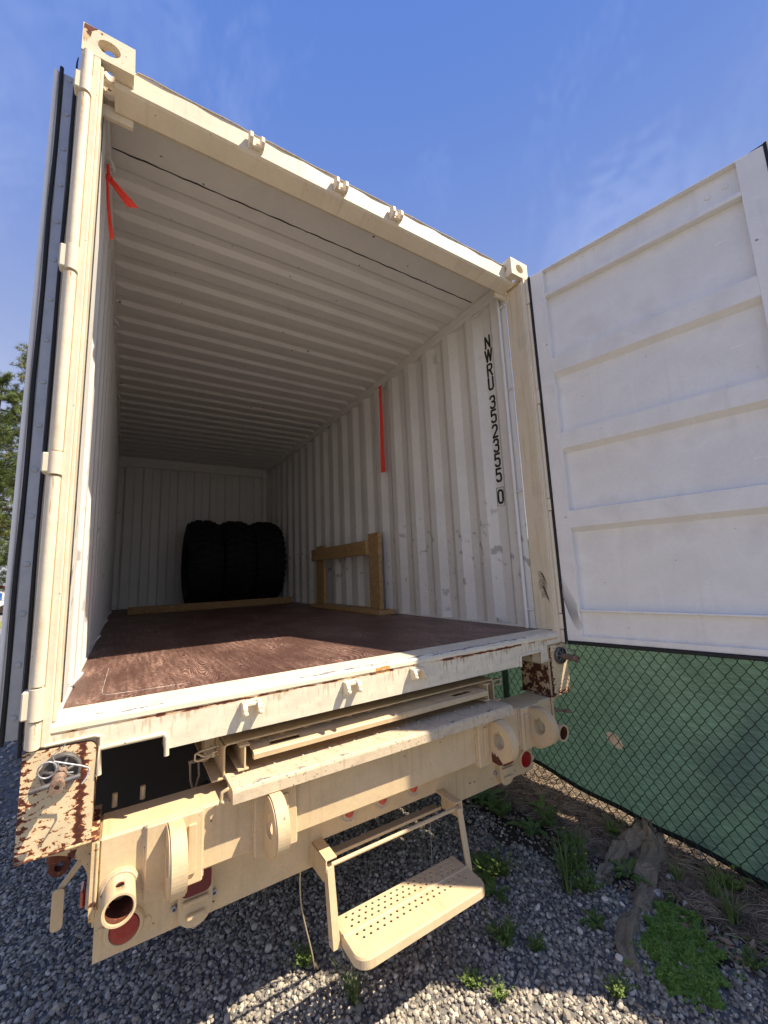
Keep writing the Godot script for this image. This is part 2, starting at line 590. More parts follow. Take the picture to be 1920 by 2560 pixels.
func materials() -> void:
	var grain := bump_tex(11, 0.05, 2.0, 3)
	var dents := bump_tex(12, 0.006, 6.0, 3)
	mat("tan", paint_tex(rgb(213, 190, 151), 0.09, 20, 0.09, 0.012, rgb(96, 80, 64), rgb(140, 116, 82), 0.26, 0.2), 0.62, 0.0, 1.3, grain, 0.12)
	mat("tan_worn", paint_tex(rgb(206, 189, 160), 0.14, 24, 0.2, 0.01, rgb(120, 108, 92), rgb(140, 122, 98), 0.5, 0.5), 0.66, 0.0, 2.2, grain, 0.2)
	mat("tan_rust", paint_tex(rgb(214, 186, 142), 0.1, 28, 0.15, 0.3), 0.72, 0.0, 2.4, grain, 0.25)
	mat("cream", paint_tex(rgb(226, 213, 187), 0.06, 32, 0.06, 0.0, rgb(110, 90, 70), rgb(160, 138, 104), 0.22, 0.35), 0.55, 0.0, 1.0, grain, 0.1)
	mat("cream_rust", paint_tex(rgb(226, 212, 184), 0.08, 36, 0.12, 0.16), 0.62, 0.0, 2.6, grain, 0.2)
	mat("cream_worn", paint_tex(rgb(227, 214, 188), 0.08, 38, 0.09, 0.03, rgb(90, 78, 66), rgb(168, 140, 100), 0.25, 0.5), 0.6, 0.0, 1.7, grain, 0.15)
	mat("grey_paint", paint_tex(rgb(224, 221, 214), 0.04, 40, 0.08, 0.0, rgb(110, 100, 90), rgb(150, 145, 135), 0.16), 0.5, 0.0, 0.7, dents, 0.1)
	mat("door_paint", paint_tex(rgb(235, 233, 228), 0.05, 44, 0.06, 0.0, rgb(150, 144, 138), rgb(150, 147, 142), 0.24, 0.07), 0.46, 0.0, 0.9, dents, 0.25)
	mat("wall_paint", scuff_tex(), 0.5)
	mat("rust", paint_tex(rgb(104, 56, 38), 0.4, 48, 0.1, 0.2), 0.85, 0.0, 3.0, grain, 0.6)
	mat("rust_heavy", rust_tex(), 0.8, 0.0, 3.2, grain, 0.5)
	mat("rust_run", paint_tex(rgb(198, 146, 88), 0.3, 68, 0.1, 0.1), 0.8, 0.0, 6.0)
	mat("sill", sill_tex(), 0.5)
	mat("pedestal_a", pedestal_tex(101, 0.8, 0.02), 0.7)
	mat("pedestal_b", pedestal_tex(107, 0.05, 0.3), 0.75)
	mat("floor_film", floor_tex(), 0.48)
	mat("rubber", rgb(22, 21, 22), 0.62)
	mat("tyre_rubber", rgb(17, 17, 19), 0.85)
	mat("galvanised", paint_tex(rgb(168, 170, 174), 0.12, 56, 0.05), 0.42, 0.3, 3.0)
	mat("dull_steel", paint_tex(rgb(112, 110, 110), 0.3, 60, 0.2, 0.1), 0.5, 0.6, 6.0)
	mat("rust_steel", paint_tex(rgb(140, 118, 102), 0.4, 64, 0.2, 0.22), 0.65, 0.3, 7.0)
	mat("ink", rgb(20, 20, 20), 0.6)
	mat("sealant", rgb(52, 46, 40), 0.9)
	var red := mat("red_lens", rgb(150, 12, 16), 0.16)
	red.clearcoat_enabled = true
	red.clearcoat = 0.8
	red.clearcoat_roughness = 0.08
	mat("dull_red_lens", rgb(104, 34, 36), 0.4)
	mat("pink_lens", rgb(196, 84, 70), 0.35)
	var rib := mat("ribbon", rgb(250, 84, 66), 0.7)
	rib.backlight_enabled = true
	rib.backlight = rgb(150, 40, 30)
	for ax in ["x", "y", "z"]:
		var wd := mat("wood_" + ax, wood_tex(rgb(196, 166, 116), rgb(120, 86, 50), 120 + ["x", "y", "z"].find(ax)), 0.75, 0.0, 1.0)
		wd.uv1_scale = Vector3(0.35 if ax == "x" else 3.2, 0.35 if ax == "y" else 3.2, 0.35 if ax == "z" else 3.2)
	M.wood_x.albedo_color = rgb(235, 225, 215)
	var scr := mat("screen", screen_tex(), 0.85)
	scr.backlight_enabled = true
	scr.backlight = rgb(140, 164, 150)
	scr.uv1_scale = Vector3(1, 1, 1)
	mat("fence_wire", rgb(34, 56, 46), 0.55, 0.0)
	mat("hem", rgb(16, 22, 19), 0.8)
	mat("ground_gravel", ground_tex([rgb(64, 63, 63), rgb(160, 157, 154), rgb(120, 116, 110)], 130, 0.05), 0.95, 0.0, 1.1)
	mat("ground_far", ground_tex([rgb(110, 108, 104), rgb(178, 174, 168), rgb(150, 146, 138)], 134, 0.06), 0.95, 0.0, 0.4)
	mat("dirt", ground_tex([rgb(48, 40, 33), rgb(92, 78, 62), rgb(62, 54, 42)], 138, 0.08), 0.95, 0.0, 1.6)
	mat("straw", rgb(168, 142, 112), 0.85)
	mat("stone", rgb(255, 255, 255), 0.85).vertex_color_use_as_albedo = true
	mat("bark", wood_tex(rgb(128, 104, 82), rgb(58, 46, 36), 142), 0.95, 0.0, 2.0)
	mat("root_bark", wood_tex(rgb(180, 164, 138), rgb(94, 80, 64), 146), 0.95, 0.0, 5.0, bump_tex(13, 0.08, 8.0), 0.9)
	for k in [["leaf", rgb(94, 116, 54)], ["grass", rgb(98, 118, 58)], ["sprig", rgb(104, 124, 60)], ["needle", rgb(84, 98, 46)], ["needle_b", rgb(104, 108, 52)], ["clover", rgb(110, 140, 58)]]:
		var lf := mat(k[0], k[1], 0.7)
		lf.backlight_enabled = true
		lf.backlight = Color(k[1].r * 0.6, k[1].g * 0.6, k[1].b * 0.4)
	mat("dry_stem", rgb(150, 136, 96), 0.9)
	mat("petal", rgb(236, 206, 40), 0.7)
	mat("cord", rgb(198, 182, 148), 0.9)
	mat("white_wall", rgb(228, 228, 226), 0.6)
	mat("red_trim", rgb(168, 44, 44), 0.6)
	mat("blue_panel", rgb(44, 108, 190), 0.5)
	mat("grass_far", ground_tex([rgb(120, 124, 54), rgb(150, 146, 74), rgb(132, 126, 66)], 150, 0.06), 0.95, 0.0, 0.8)
	mat("silver", rgb(196, 198, 204), 0.28, 0.9)

# woven mesh fabric: fine horizontal yarns, slubs and pale stitch marks
func screen_tex() -> ImageTexture:
	var sz := 1024
	var n1 := noise_bytes(512, 151, 0.05, 3)
	var n2 := noise_bytes(512, 152, 0.006, 3)
	var d := PackedByteArray()
	d.resize(sz * sz * 3)
	for y in sz:
		for x in sz:
			var row := 0.5 + 0.5 * sin(y * TAU / 8.0)
			var a: float = n1[(y % 512) * 512 + (x / 6) % 512] / 255.0
			var c: float = n2[((y / 2) % 512) * 512 + (x / 2) % 512] / 255.0
			var k := 0.72 + 0.3 * row * 0.6 + 0.22 * (a - 0.5) + 0.1 * (c - 0.5)
			var r := 134.0 * k
			var g := 160.0 * k
			var b := 147.0 * k
			if (x + (y / 16) * 37) % 67 < 3 and y % 16 < 2 and a > 0.5:
				r = 176; g = 188; b = 172
			var i := (y * sz + x) * 3
			d[i] = clampi(int(r), 0, 255); d[i + 1] = clampi(int(g), 0, 255); d[i + 2] = clampi(int(b), 0, 255)
	return tex(sz, sz, d)

# ---------------------------------------------------------------- light, sky, camera
func sky_and_sun() -> void:
	var cam := Camera3D.new()
	cam.name = "camera"
	add_child(cam)
	cam.position = Vector3(0.2169, 0.5607, 1.5548)
	cam.rotation = Vector3(0.149, -0.566, -0.0423)
	cam.fov = 102.93
	cam.near = 0.03
	cam.far = 600.0
	cam.current = true
	var sun := DirectionalLight3D.new()
	sun.name = "sun"
	add_child(sun)
	sun.basis = Basis.looking_at(Vector3(-1.2, -2.12, -1.0).normalized(), Vector3.UP)
	sun.light_energy = 1.12
	sun.light_color = rgb(255, 240, 216)
	sun.light_angular_distance = 0.53
	sun.shadow_enabled = true
	var env := Environment.new()
	env.background_mode = Environment.BG_SKY
	env.tonemap_mode = Environment.TONE_MAPPER_LINEAR
	env.tonemap_exposure = 2.45
	env.sdfgi_enabled = true
	env.ssao_enabled = true
	env.ssil_enabled = true
	var sm := ProceduralSkyMaterial.new()
	sm.sky_top_color = rgb(86, 128, 212)
	sm.sky_horizon_color = rgb(222, 226, 230)
	sm.sky_curve = 0.34
	sm.sky_energy_multiplier = 0.68
	sm.ground_bottom_color = rgb(120, 116, 110)
	sm.ground_horizon_color = rgb(176, 186, 200)
	sm.ground_energy_multiplier = 0.5
	sm.sun_angle_max = 8.0
	sm.sky_cover = cirrus()
	sm.sky_cover_modulate = Color(1, 1, 1, 0.8)
	var sk := Sky.new()
	sk.sky_material = sm
	env.sky = sk
	var we := WorldEnvironment.new()
	we.name = "environment"
	we.environment = env
	add_child(we)

func cirrus() -> ImageTexture:
	var w := 1024
	var h := 512
	var n := FastNoiseLite.new()
	n.seed = 33
	n.frequency = 0.9
	n.fractal_octaves = 5
	n.domain_warp_enabled = true
	n.domain_warp_amplitude = 0.5
	n.domain_warp_frequency = 0.8
	var d := PackedByteArray()
	d.resize(w * h * 4)
	for y in h:
		var el := (0.5 - (y + 0.5) / h) * PI
		for x in w:
			var i := (y * w + x) * 4
			d[i] = 255; d[i + 1] = 255; d[i + 2] = 255
			if el < 0.0:
				continue
			var az := TAU * x / w
			var q := Vector3(cos(az) * cos(el), sin(el), sin(az) * cos(el))
			var t := n.get_noise_3d((q.x + q.z) * 0.9, q.y * 1.2, (q.x - q.z) * 3.2)
			var big := n.get_noise_3d(q.x * 0.8 + 7.0, q.y * 0.8, q.z * 0.8)
			d[i + 3] = int(255.0 * clampf((t * 0.25 + big * 0.8 + 0.05) * 0.2, 0.0, 0.2))
	return ImageTexture.create_from_image(Image.create_from_data(w, h, false, Image.FORMAT_RGBA8, d))

# ---------------------------------------------------------------- container
const FL := 0.187      # top of the floor
const CE := 2.555      # underside of the roof
const ZB := -5.915     # far wall

func casting(parent: Node3D, at: Vector3, m: Material) -> void:
	# hollow corner fitting with apertures in its end, side and top or bottom
	var c := CSGCombiner3D.new()
	c.name = "corner_casting"
	parent.add_child(c, true)
	c.position = at
	var b := CSGBox3D.new()
	b.name = "body"
	b.size = Vector3(0.162, 0.118, 0.178)
	b.position = Vector3(0.081, 0.059, -0.089)
	b.material = m
	c.add_child(b)
	var cut := CSGBox3D.new()
	cut.name = "cavity"
	cut.operation = CSGShape3D.OPERATION_SUBTRACTION
	cut.size = Vector3(0.112, 0.066, 0.122)
	cut.position = Vector3(0.081, 0.059, -0.089)
	cut.material = m
	c.add_child(cut)
	for k in [[Vector3(PI / 2, 0, 0), Vector3(0.081, 0.059, -0.01), Vector3(1.05, 1.0, 0.92), 0.034], [Vector3(0, 0, 0), Vector3(0.081, 0.059, -0.089), Vector3(0.9, 1.0, 1.6), 0.034], [Vector3(0, 0, PI / 2), Vector3(0.081, 0.059, -0.089), Vector3(0.85, 1.0, 1.5), 0.034]]:
		var cy := CSGCylinder3D.new()
		cy.name = "aperture"
		cy.operation = CSGShape3D.OPERATION_SUBTRACTION
		cy.radius = k[3]
		cy.height = 0.08 if k[0].x != 0.0 else 0.2
		cy.sides = 28
		cy.material = m
		c.add_child(cy, true)
		cy.rotation = k[0]
		cy.position = k[1]
		cy.scale = k[2]
	for k in [[Vector3(-0.012, 0.059, 0.012), 0.03], [Vector3(-0.004, 0.125, -0.09), 0.012]]:  # broken corner
		var e := CSGBox3D.new()
		e.name = "chamfer"
		e.operation = CSGShape3D.OPERATION_SUBTRACTION
		e.size = Vector3(k[1], 0.3, k[1]) if k[1] > 0.02 else Vector3(0.05, k[1], 0.3)
		e.material = m
		c.add_child(e, true)
		e.position = k[0]
		e.rotation.y = PI / 4 if k[1] > 0.02 else 0.0
		e.rotation.z = 0.0 if k[1] > 0.02 else 0.6

func flute_profile(z0: float, z1: float, xi: float, xo: float) -> Array:
	# points (x, z) from the door end inwards: outer flat, slope, inner flat, slope
	var p := [Vector2(xi, -0.151), Vector2(xi, -0.285), Vector2(xi, -0.29)]
	var z := -0.334
	while z > z1 + 0.1:
		for s in [[xo, 0.0], [xo, -0.072], [xi, -0.141], [xi, -0.211]]:
			if z + s[1] > z1:
				p.append(Vector2(s[0], z + s[1]))
		z -= 0.279
	p.append(Vector2(xi, z1))
	return p

func wall_mesh(prof: Array, y0: float, y1: float, out: Vector3, thick: float) -> B:
	var b := B.new()
	var run := 0.0
	for i in prof.size() - 1:
		var p: Vector2 = prof[i]
		var q: Vector2 = prof[i + 1]
		var l := p.distance_to(q)
		var u0 := run / 6.2
		var u1 := (run + l) / 6.2
		run += l
		b.quad_uv([Vector3(p.x, y0, p.y), Vector3(q.x, y0, q.y), Vector3(q.x, y1, q.y), Vector3(p.x, y1, p.y)], [Vector2(u0, 1), Vector2(u1, 1), Vector2(u1, 0), Vector2(u0, 0)], out)
		var t := -out * thick
		b.quad_uv([Vector3(p.x, y0, p.y) + t, Vector3(q.x, y0, q.y) + t, Vector3(q.x, y1, q.y) + t, Vector3(p.x, y1, p.y) + t], [Vector2(u0, 1), Vector2(u1, 1), Vector2(u1, 0), Vector2(u0, 0)], -out)
	return b

func lashing_ring(parent: Node, at: Vector3, out: Vector3, up: float, r := 0.026) -> void:
	var b := B.new()
	var path := []
	for i in 13:
		var a := PI * i / 12.0
		path.append(at + out * (sin(a) * r * 0.9 + 0.004) + Vector3(0, sin(a) * r * 1.1 * up, cos(a) * r))
	b.tube(path, 0.0065, 8)
	b.box(at + Vector3(-0.006, -0.006, -r - 0.01), at + Vector3(0.006, 0.006, -r + 0.01), 0.002)
	b.box(at + Vector3(-0.006, -0.006, r - 0.01), at + Vector3(0.006, 0.006, r + 0.01), 0.002)
	put(b, "lashing_ring", M.grey_paint, parent)

func keeper(parent: Node, at: Vector3, up: float, m: Material, tall := 1.0) -> void:
	# cam keeper: base plate, two forked lugs
	var b := B.new()
	b.box(at + Vector3(-0.034, -0.026, 0), at + Vector3(0.034, 0.026, 0.008), 0.004)
	for s in [-1.0, 1.0]:
		var p := PackedVector2Array([Vector2(0.008, -0.024), Vector2(0.03, -0.022), Vector2(0.043, -0.004), Vector2(0.041, 0.012), Vector2(0.03, 0.02), Vector2(0.008, 0.022)])
		var q := PackedVector2Array()
		for k in p: q.append(Vector2(k.x * (1.0 if tall == 1.0 else 1.15), k.y * up * (tall if k.y > 0 else 1.0)))
		b.prism(q, at + Vector3(s * 0.025 - 0.007, 0, 0), Vector3(0, 0, 1), Vector3.UP, Vector3(0.014, 0, 0))
		if tall == 1.0:
			b.box(at + Vector3(s * 0.025 - 0.009, 0.002 * up, 0.03), at + Vector3(s * 0.025 + 0.009, 0.018 * up, 0.05), 0.005)
	b.box(at + Vector3(-0.02, -0.02 * up, 0.008), at + Vector3(0.02, -0.008 * up, 0.026), 0.003)
	put(b, "cam_keeper", m, parent)

func container() -> void:
	var c := thing("shipping_container", "open cream steel shipping container on the trailer, number NWRU 352355 inside", "container")
	var b := B.new()
	casting(c, Vector3(0, 2.473, 0), M.cream_rust)
	casting(c, Vector3(2.276, 2.473, 0), M.cream)
	casting(c, Vector3(0.004, 0.002, -0.016), M.cream_rust)
	casting(c, Vector3(2.272, 0.002, -0.016), M.cream_rust)
	for k in [[M.rust, [Vector2(0.004, 2.588), Vector2(0.003, 2.566), Vector2(0.01, 2.568), Vector2(0.016, 2.562), Vector2(0.024, 2.566), Vector2(0.03, 2.573), Vector2(0.036, 2.582), Vector2(0.044, 2.589)], 0.0012], [M.tan_rust, [Vector2(0.003, 2.57), Vector2(0.004, 2.52), Vector2(0.007, 2.508), Vector2(0.011, 2.524), Vector2(0.014, 2.514), Vector2(0.019, 2.535), Vector2(0.024, 2.54), Vector2(0.027, 2.568)], 0.0006]]:
		b = B.new()
		b.prism(PackedVector2Array(k[1]), Vector3(0, 0, 0.0001), Vector3.RIGHT, Vector3.UP, Vector3(0, 0, k[2]))
		put(b, "rust_scale", k[0], c)
	# header above the doors: pressed section
	b = B.new()
	var hp := PackedVector2Array([Vector2(-0.055, 2.556), Vector2(-0.062, 2.562), Vector2(-0.16, 2.574), Vector2(-0.16, 2.44), Vector2(-0.135, 2.425), Vector2(-0.06, 2.448), Vector2(-0.05, 2.455), Vector2(-0.05, 2.466), Vector2(-0.055, 2.472)])
	b.prism(hp, Vector3(0.1, 0, 0), Vector3(0, 0, 1), Vector3.UP, Vector3(2.238, 0, 0))
	var hd := put(b, "door_header", M.cream, c)
	b = B.new()
	var path := []
	for i in 40: path.append(Vector3(0.17 + 2.1 * i / 39.0, 2.558 + 0.0015 * sin(i * 2.1), -0.053 + 0.002 * sin(i * 1.3)))
	b.tube(path, 0.0035, 5)
	put(b, "rain_gutter", M.tan_worn, hd)
	b = B.new()
	b.box(Vector3(0.06, 2.395, -0.16), Vector3(0.165, 2.448, -0.142), 0.002)
	put(b, "header_bracket", M.cream, hd)
	b = B.new()
	b.box(Vector3(2.27, 2.395, -0.16), Vector3(2.375, 2.448, -0.142), 0.002)
	put(b, "header_bracket", M.cream, hd)
	for x in [0.63, 1.05, 1.385]: keeper(hd, Vector3(x, 2.49, -0.055), 1.0, M.cream, 2.0)
	# sill with fork notches
	b = B.new()
	var prof := [[-0.16, FL - 0.002, 0.0], [-0.115, FL, 0.02], [-0.026, FL - 0.005, 0.39], [-0.010, FL - 0.010, 0.44], [-0.001, FL - 0.020, 0.49], [0.0, FL - 0.034, 0.53], [-0.004, FL - 0.040, 0.555], [-0.004, 0.04, 1.0]]
	var cuts := [[0.055, 0.18, 0.118], [0.18, 0.345, 0.082], [0.345, 2.035, 0.038], [2.035, 2.2, 0.09], [2.2, 2.268, 0.03], [2.268, 2.385, 0.118]]
	for k in cuts:
		var x0: float = k[0]
		var x1: float = k[1]
		for i in prof.size() - 1:
			var p: Array = prof[i]
			var q: Array = prof[i + 1]
			var qy: float = q[1]
			var qv: float = q[2]
			if i == prof.size() - 2:
				qy = k[2]
				qv = lerpf(p[2], 1.0, (p[1] - qy) / (p[1] - 0.04))
			b.quad_uv([Vector3(x0, p[1], p[0]), Vector3(x1, p[1], p[0]), Vector3(x1, qy, q[0]), Vector3(x0, qy, q[0])], [Vector2(x0 / 2.438, p[2]), Vector2(x1 / 2.438, p[2]), Vector2(x1 / 2.438, qv), Vector2(x0 / 2.438, qv)], Vector3(0, 0.4, 1))
		# return under the front
		b.quad_uv([Vector3(x0, k[2], -0.004), Vector3(x1, k[2], -0.004), Vector3(x1, k[2], -0.06), Vector3(x0, k[2], -0.06)], [Vector2(0.1, 0.9), Vector2(0.11, 0.9), Vector2(0.11, 0.95), Vector2(0.1, 0.95)], Vector3.DOWN)
	for k in [[0.18, 0.118, 0.082], [0.345, 0.082, 0.038], [2.035, 0.09, 0.038], [2.2, 0.09, 0.03]]:
		b.quad_uv([Vector3(k[0], k[1], -0.004), Vector3(k[0], k[2], -0.004), Vector3(k[0], k[2], -0.06), Vector3(k[0], k[1], -0.06)], [Vector2(0.1, 0.9), Vector2(0.11, 0.9), Vector2(0.11, 0.95), Vector2(0.1, 0.95)], Vector3.LEFT)
	# back of the sill
	b.quad_uv([Vector3(0.05, 0.04, -0.16), Vector3(2.39, 0.04, -0.16), Vector3(2.39, FL - 0.002, -0.16), Vector3(0.05, FL - 0.002, -0.16)], [Vector2(0.1, 0.9), Vector2(0.11, 0.9), Vector2(0.11, 0.95), Vector2(0.1, 0.95)], Vector3(0, 0, -1))
	var sill := put(b, "door_sill", M.sill, c)
	# weld-on rims round the notches
	b = B.new()
	for pth in [[Vector3(0.176, 0.012, 0), Vector3(0.176, 0.085, 0), Vector3(0.342, 0.086, 0), Vector3(0.35, 0.075, 0), Vector3(0.352, 0.02, 0)], [Vector3(2.204, 0.03, 0), Vector3(2.2, 0.095, 0), Vector3(2.04, 0.092, 0), Vector3(2.033, 0.085, 0), Vector3(2.031, 0.036, 0)]]:
		b = B.new()
		b.tube(pth, 0.0075, 8)
		put(b, "notch_rim", M.cream, sill)
	b = B.new()
	b.tube([Vector3(0.045, 0.121, -0.002), Vector3(0.16, 0.123, -0.002), Vector3(0.176, 0.117, -0.002), Vector3(0.177, 0.085, -0.002)], 0.005, 6)
	put(b, "weld_bead", M.cream, sill)
	b = B.new()  # pocket liners behind the notches
	b.box(Vector3(0.17, 0.09, -0.5), Vector3(0.36, 0.095, -0.06))
	put(b, "notch_liner", M.cream, sill)
	b = B.new()
	b.box(Vector3(2.03, 0.096, -0.5), Vector3(2.21, 0.1, -0.06))
	put(b, "notch_liner", M.cream, sill)
	for x in [0.612, 1.009, 1.339]: keeper(sill, Vector3(x, 0.113, -0.004), -1.0, M.cream)
	# rear corner posts
	for s in [0, 1]:
		b = B.new()
		var X := func(x: float) -> float: return x if s == 0 else 2.438 - x
		b.box(Vector3(X.call(0.0), 0.118, -0.15), Vector3(X.call(0.042), 2.474, -0.004), 0.003)
		b.box(Vector3(X.call(0.036), 0.118, -0.02), Vector3(X.call(0.058), 2.474, 0.0), 0.003)
		b.box(Vector3(X.call(0.058), 0.18, -0.035), Vector3(X.call(0.068), 2.45, -0.008), 0.002)
		b.box(Vector3(X.call(0.04), FL, -0.15), Vector3(X.call(0.062), 2.44, -0.036), 0.002)
		var post := put(b, "corner_post", M.cream_worn if s == 0 else M.cream, c)
		b = B.new()
		var xb: float = X.call(0.021)
		var cutys := [[0.118, 0.19], [0.285, 0.895], [0.975, 1.585], [1.685, 2.285], [2.375, 2.47]]
		for k in cutys:
			b.tube([Vector3(xb, k[0], 0.001), Vector3(xb, k[0] + 0.004, 0.001), Vector3(xb, k[1] - 0.004, 0.001), Vector3(xb, k[1], 0.001)], [0.012, 0.0155, 0.0155, 0.012], 14)
		put(b, "hinge_bar", M.cream_worn if s == 0 else M.cream, post)
		if s == 0:
			for k in [[0.893, 0.5, 0.02], [0.19, 0.13, 0.024], [2.28, 2.1, 0.018], [1.58, 1.42, 0.022]]:
				b = B.new()
				var run := []
				var rw := []
				for i in 16:
					var u := i / 15.0
					run.append(Vector3(k[2] + 0.0015 * sin(i * 1.3), lerpf(k[0], k[1], u), 0.0153))
					rw.append(lerpf(0.0026, 0.0004, pow(u, 0.5)) * (0.7 + 0.3 * sin(i * 2.1)))
				b.tube(run, rw, 5)
				put(b, "rust_run", M.rust_run, post)
		for k in [[0.195, 0.28], [0.9, 0.97], [1.59, 1.68], [2.29, 2.37]]:
			b = B.new()
			b.tube([Vector3(xb, k[0], 0.003), Vector3(xb, k[1], 0.003)], 0.018, 14)
			if s == 0: b.box(Vector3(-0.012, k[0] + 0.004, -0.03), Vector3(0.02, k[1] - 0.004, 0.012), 0.004)
			else: b.box(Vector3(2.418, k[0] + 0.004, -0.01), Vector3(2.452, k[1] - 0.004, 0.02), 0.004)
			put(b, "hinge_lug", M.cream, post)
	b = B.new()
	for i in 16:
		var u := i / 15.0
		var p := []
		var w := []
		for k in 8:
			var q := k / 7.0
			p.append(Vector3(2.3758, 0.50 - 0.15 * u + 0.03 * sin(q * PI) + (0.05 - 0.02 * u) * (0.5 - q), -0.105 + 0.055 * q + 0.012 * u + 0.006 * sin(u * 9.0)))
			w.append(0.0023 * sin(PI * clampf(q * 0.85 + 0.1, 0, 1)) * (0.5 + 0.5 * absf(sin(i * 2.3))) + 0.0002)
		b.tube(p, w, 4)
	put(b, "rub_mark", M.ink, c)
	# side walls
	for s in [0, 1]:
		var xi := 0.066 if s == 0 else 2.372
		var xo := 0.03 if s == 0 else 2.408
		var out := Vector3.RIGHT if s == 0 else Vector3.LEFT
		var wl := put(wall_mesh(flute_profile(0, ZB, xi, xo), FL - 0.02, 2.49, out, 0.003), "side_wall", M.wall_paint, c)
		b = B.new()  # weld lip along the floor and cover strip at the post
		b.box(Vector3(xi - 0.012 if s == 0 else xi - 0.004, FL - 0.01, ZB), Vector3(xi + 0.004 if s == 0 else xi + 0.012, FL + 0.012, -0.15), 0.003)
		put(b, "floor_trim", M.grey_paint, wl)
		var xr := 2.353
		b = B.new()
		b.tube([Vector3(xr, FL, -0.2), Vector3(xr, 2.44, -0.2)], 0.012, 10)
		for y in [0.3, 1.05, 1.75, 2.36]:
			b.tube([Vector3(xr, y, -0.2), Vector3(xr, y, -0.145)], 0.006, 8)
		if s == 1: put(b, "lashing_bar", M.grey_paint, wl)
		for z in [-0.42, -1.76, -3.15, -4.5]:
			lashing_ring(wl, Vector3(xi, 2.458, z), out, -1.0)
		for z in [-0.42, -1.76, -3.15, -4.5]:
			lashing_ring(wl, Vector3(xi, FL + 0.02, z), out, 1.0)
		if s == 1:
			for z in [-0.95, -1.9]:
				b = B.new()
				for r in 4:
					for k in 3:
						var a2 := Vector2(z + (k - 1.5) * 0.017, 2.33 + r * 0.018)
						var b2 := a2 + Vector2(0.017, 0.018)
						var c2 := (a2 + b2) * 0.5
						var ang := angles_for_rect(c2, a2, b2, 8)
						var inn := PackedVector2Array()
						for q in ang: inn.append(c2 + Vector2(cos(q), sin(q)) * 0.005)
						b.ring(rect_by_angle(c2, a2, b2, ang), inn, Vector3(2.395, 0, 0), Vector3(0, 0, 1), Vector3.UP, Vector3(0.012, 0, 0))
				put(b, "vent_plate", M.grey_paint, wl)
		b = B.new()
		b.box(Vector3(0.0 if s == 0 else 2.36, 2.475, ZB - 0.05), Vector3(0.078 if s == 0 else 2.438, 2.552, -0.15), 0.006)
		put(b, "top_side_rail", M.grey_paint, c)
		b = B.new()
		b.box(Vector3(0.004 if s == 0 else 2.384, 0.0, ZB - 0.05), Vector3(0.054 if s == 0 else 2.434, FL - 0.02, -0.2), 0.006)
		put(b, "bottom_side_rail", M.cream, c)
	# container number on the right wall
	var mark := Node3D.new()
	mark.name = "identification_mark"
	c.add_child(mark)
	tag(mark, "black stencilled number NWRU 352355 0 running down the right wall")
	var ys := [2.217, 2.11, 1.997, 1.892, 1.749, 1.643, 1.531, 1.424, 1.318, 1.209, 1.055]
	var strokes := {
		"N": [[[0, 0], [0, 1], [1, 0], [1, 1]]], "W": [[[0, 1], [0.25, 0], [0.5, 1], [0.75, 0], [1, 1]]],
		"R": [[[0, 0], [0, 1], [0.75, 1], [1, 0.88], [1, 0.64], [0.75, 0.52], [0, 0.52]], [[0.5, 0.52], [1, 0]]],
		"U": [[[0, 1], [0, 0.16], [0.22, 0], [0.78, 0], [1, 0.16], [1, 1]]],
		"3": [[[0, 0.86], [0.22, 1], [0.78, 1], [1, 0.86], [1, 0.66], [0.75, 0.54], [0.4, 0.54]], [[0.75, 0.54], [1, 0.42], [1, 0.14], [0.78, 0], [0.22, 0], [0, 0.14]]],
		"5": [[[1, 1], [0.04, 1], [0, 0.56], [0.2, 0.62], [0.78, 0.62], [1, 0.48], [1, 0.14], [0.78, 0], [0.22, 0], [0, 0.14]]],
		"2": [[[0, 0.84], [0.22, 1], [0.78, 1], [1, 0.84], [1, 0.62], [0, 0], [1, 0]]],
		"0": [[[0, 0.16], [0, 0.84], [0.22, 1], [0.78, 1], [1, 0.84], [1, 0.16], [0.78, 0], [0.22, 0], [0, 0.16]]]}
	var chars := "NWRU3523550"
	for i in 11:
		b = B.new()
		var wd := 0.062 if chars[i] == "W" else 0.04
		for line in strokes[chars[i]]:
			for k in line.size() - 1:
				var p := Vector2((line[k][0] - 0.5) * wd, (line[k][1] - 0.5) * 0.088)
				var q := Vector2((line[k + 1][0] - 0.5) * wd, (line[k + 1][1] - 0.5) * 0.088)
				var e := (q - p).normalized()
				var w := Vector2(-e.y, e.x) * 0.0074
				var poly := PackedVector2Array()
				for a in 7: poly.append(p + (w * cos(PI * a / 6.0) - e * 0.0074 * sin(PI * a / 6.0)))
				for a in 7: poly.append(q + (-w * cos(PI * a / 6.0) + e * 0.0074 * sin(PI * a / 6.0)))
				b.prism(poly, Vector3(2.4062 - 0.00004 * k, ys[i], -0.37), Vector3(0, 0, 1), Vector3.UP, Vector3(0.0018, 0, 0))
		put(b, "character", M.ink, mark)
	b = B.new()
	for k in [[-0.065, -0.033, 0.062, -0.031], [-0.065, -0.033, -0.064, 0.033], [0.062, -0.033, 0.065, 0.033], [-0.065, 0.031, 0.062, 0.033]]:
		b.box(Vector3(2.4058, 1.055 + k[0], -0.37 + k[1]), Vector3(2.4075, 1.055 + k[2], -0.37 + k[3]))
	put(b, "number_frame", M.ink, mark)
	# roof: smooth front sheet, then pressed ribs across
	b = B.new()
	var rp := [Vector3(0, CE, -0.14), Vector3(0, CE, -0.47)]
	var z := -0.52
	while z > ZB + 0.2:
		for k in [[0.0, 0.0], [0.02, -0.035], [0.02, -0.085], [0.0, -0.12]]:
			rp.append(Vector3(0, CE + k[0] - 0.0, z + k[1]))
		z -= 0.209
	rp.append(Vector3(0, CE, ZB))
	var ra := []
	var rb := []
	var rc := []
	var rd := []
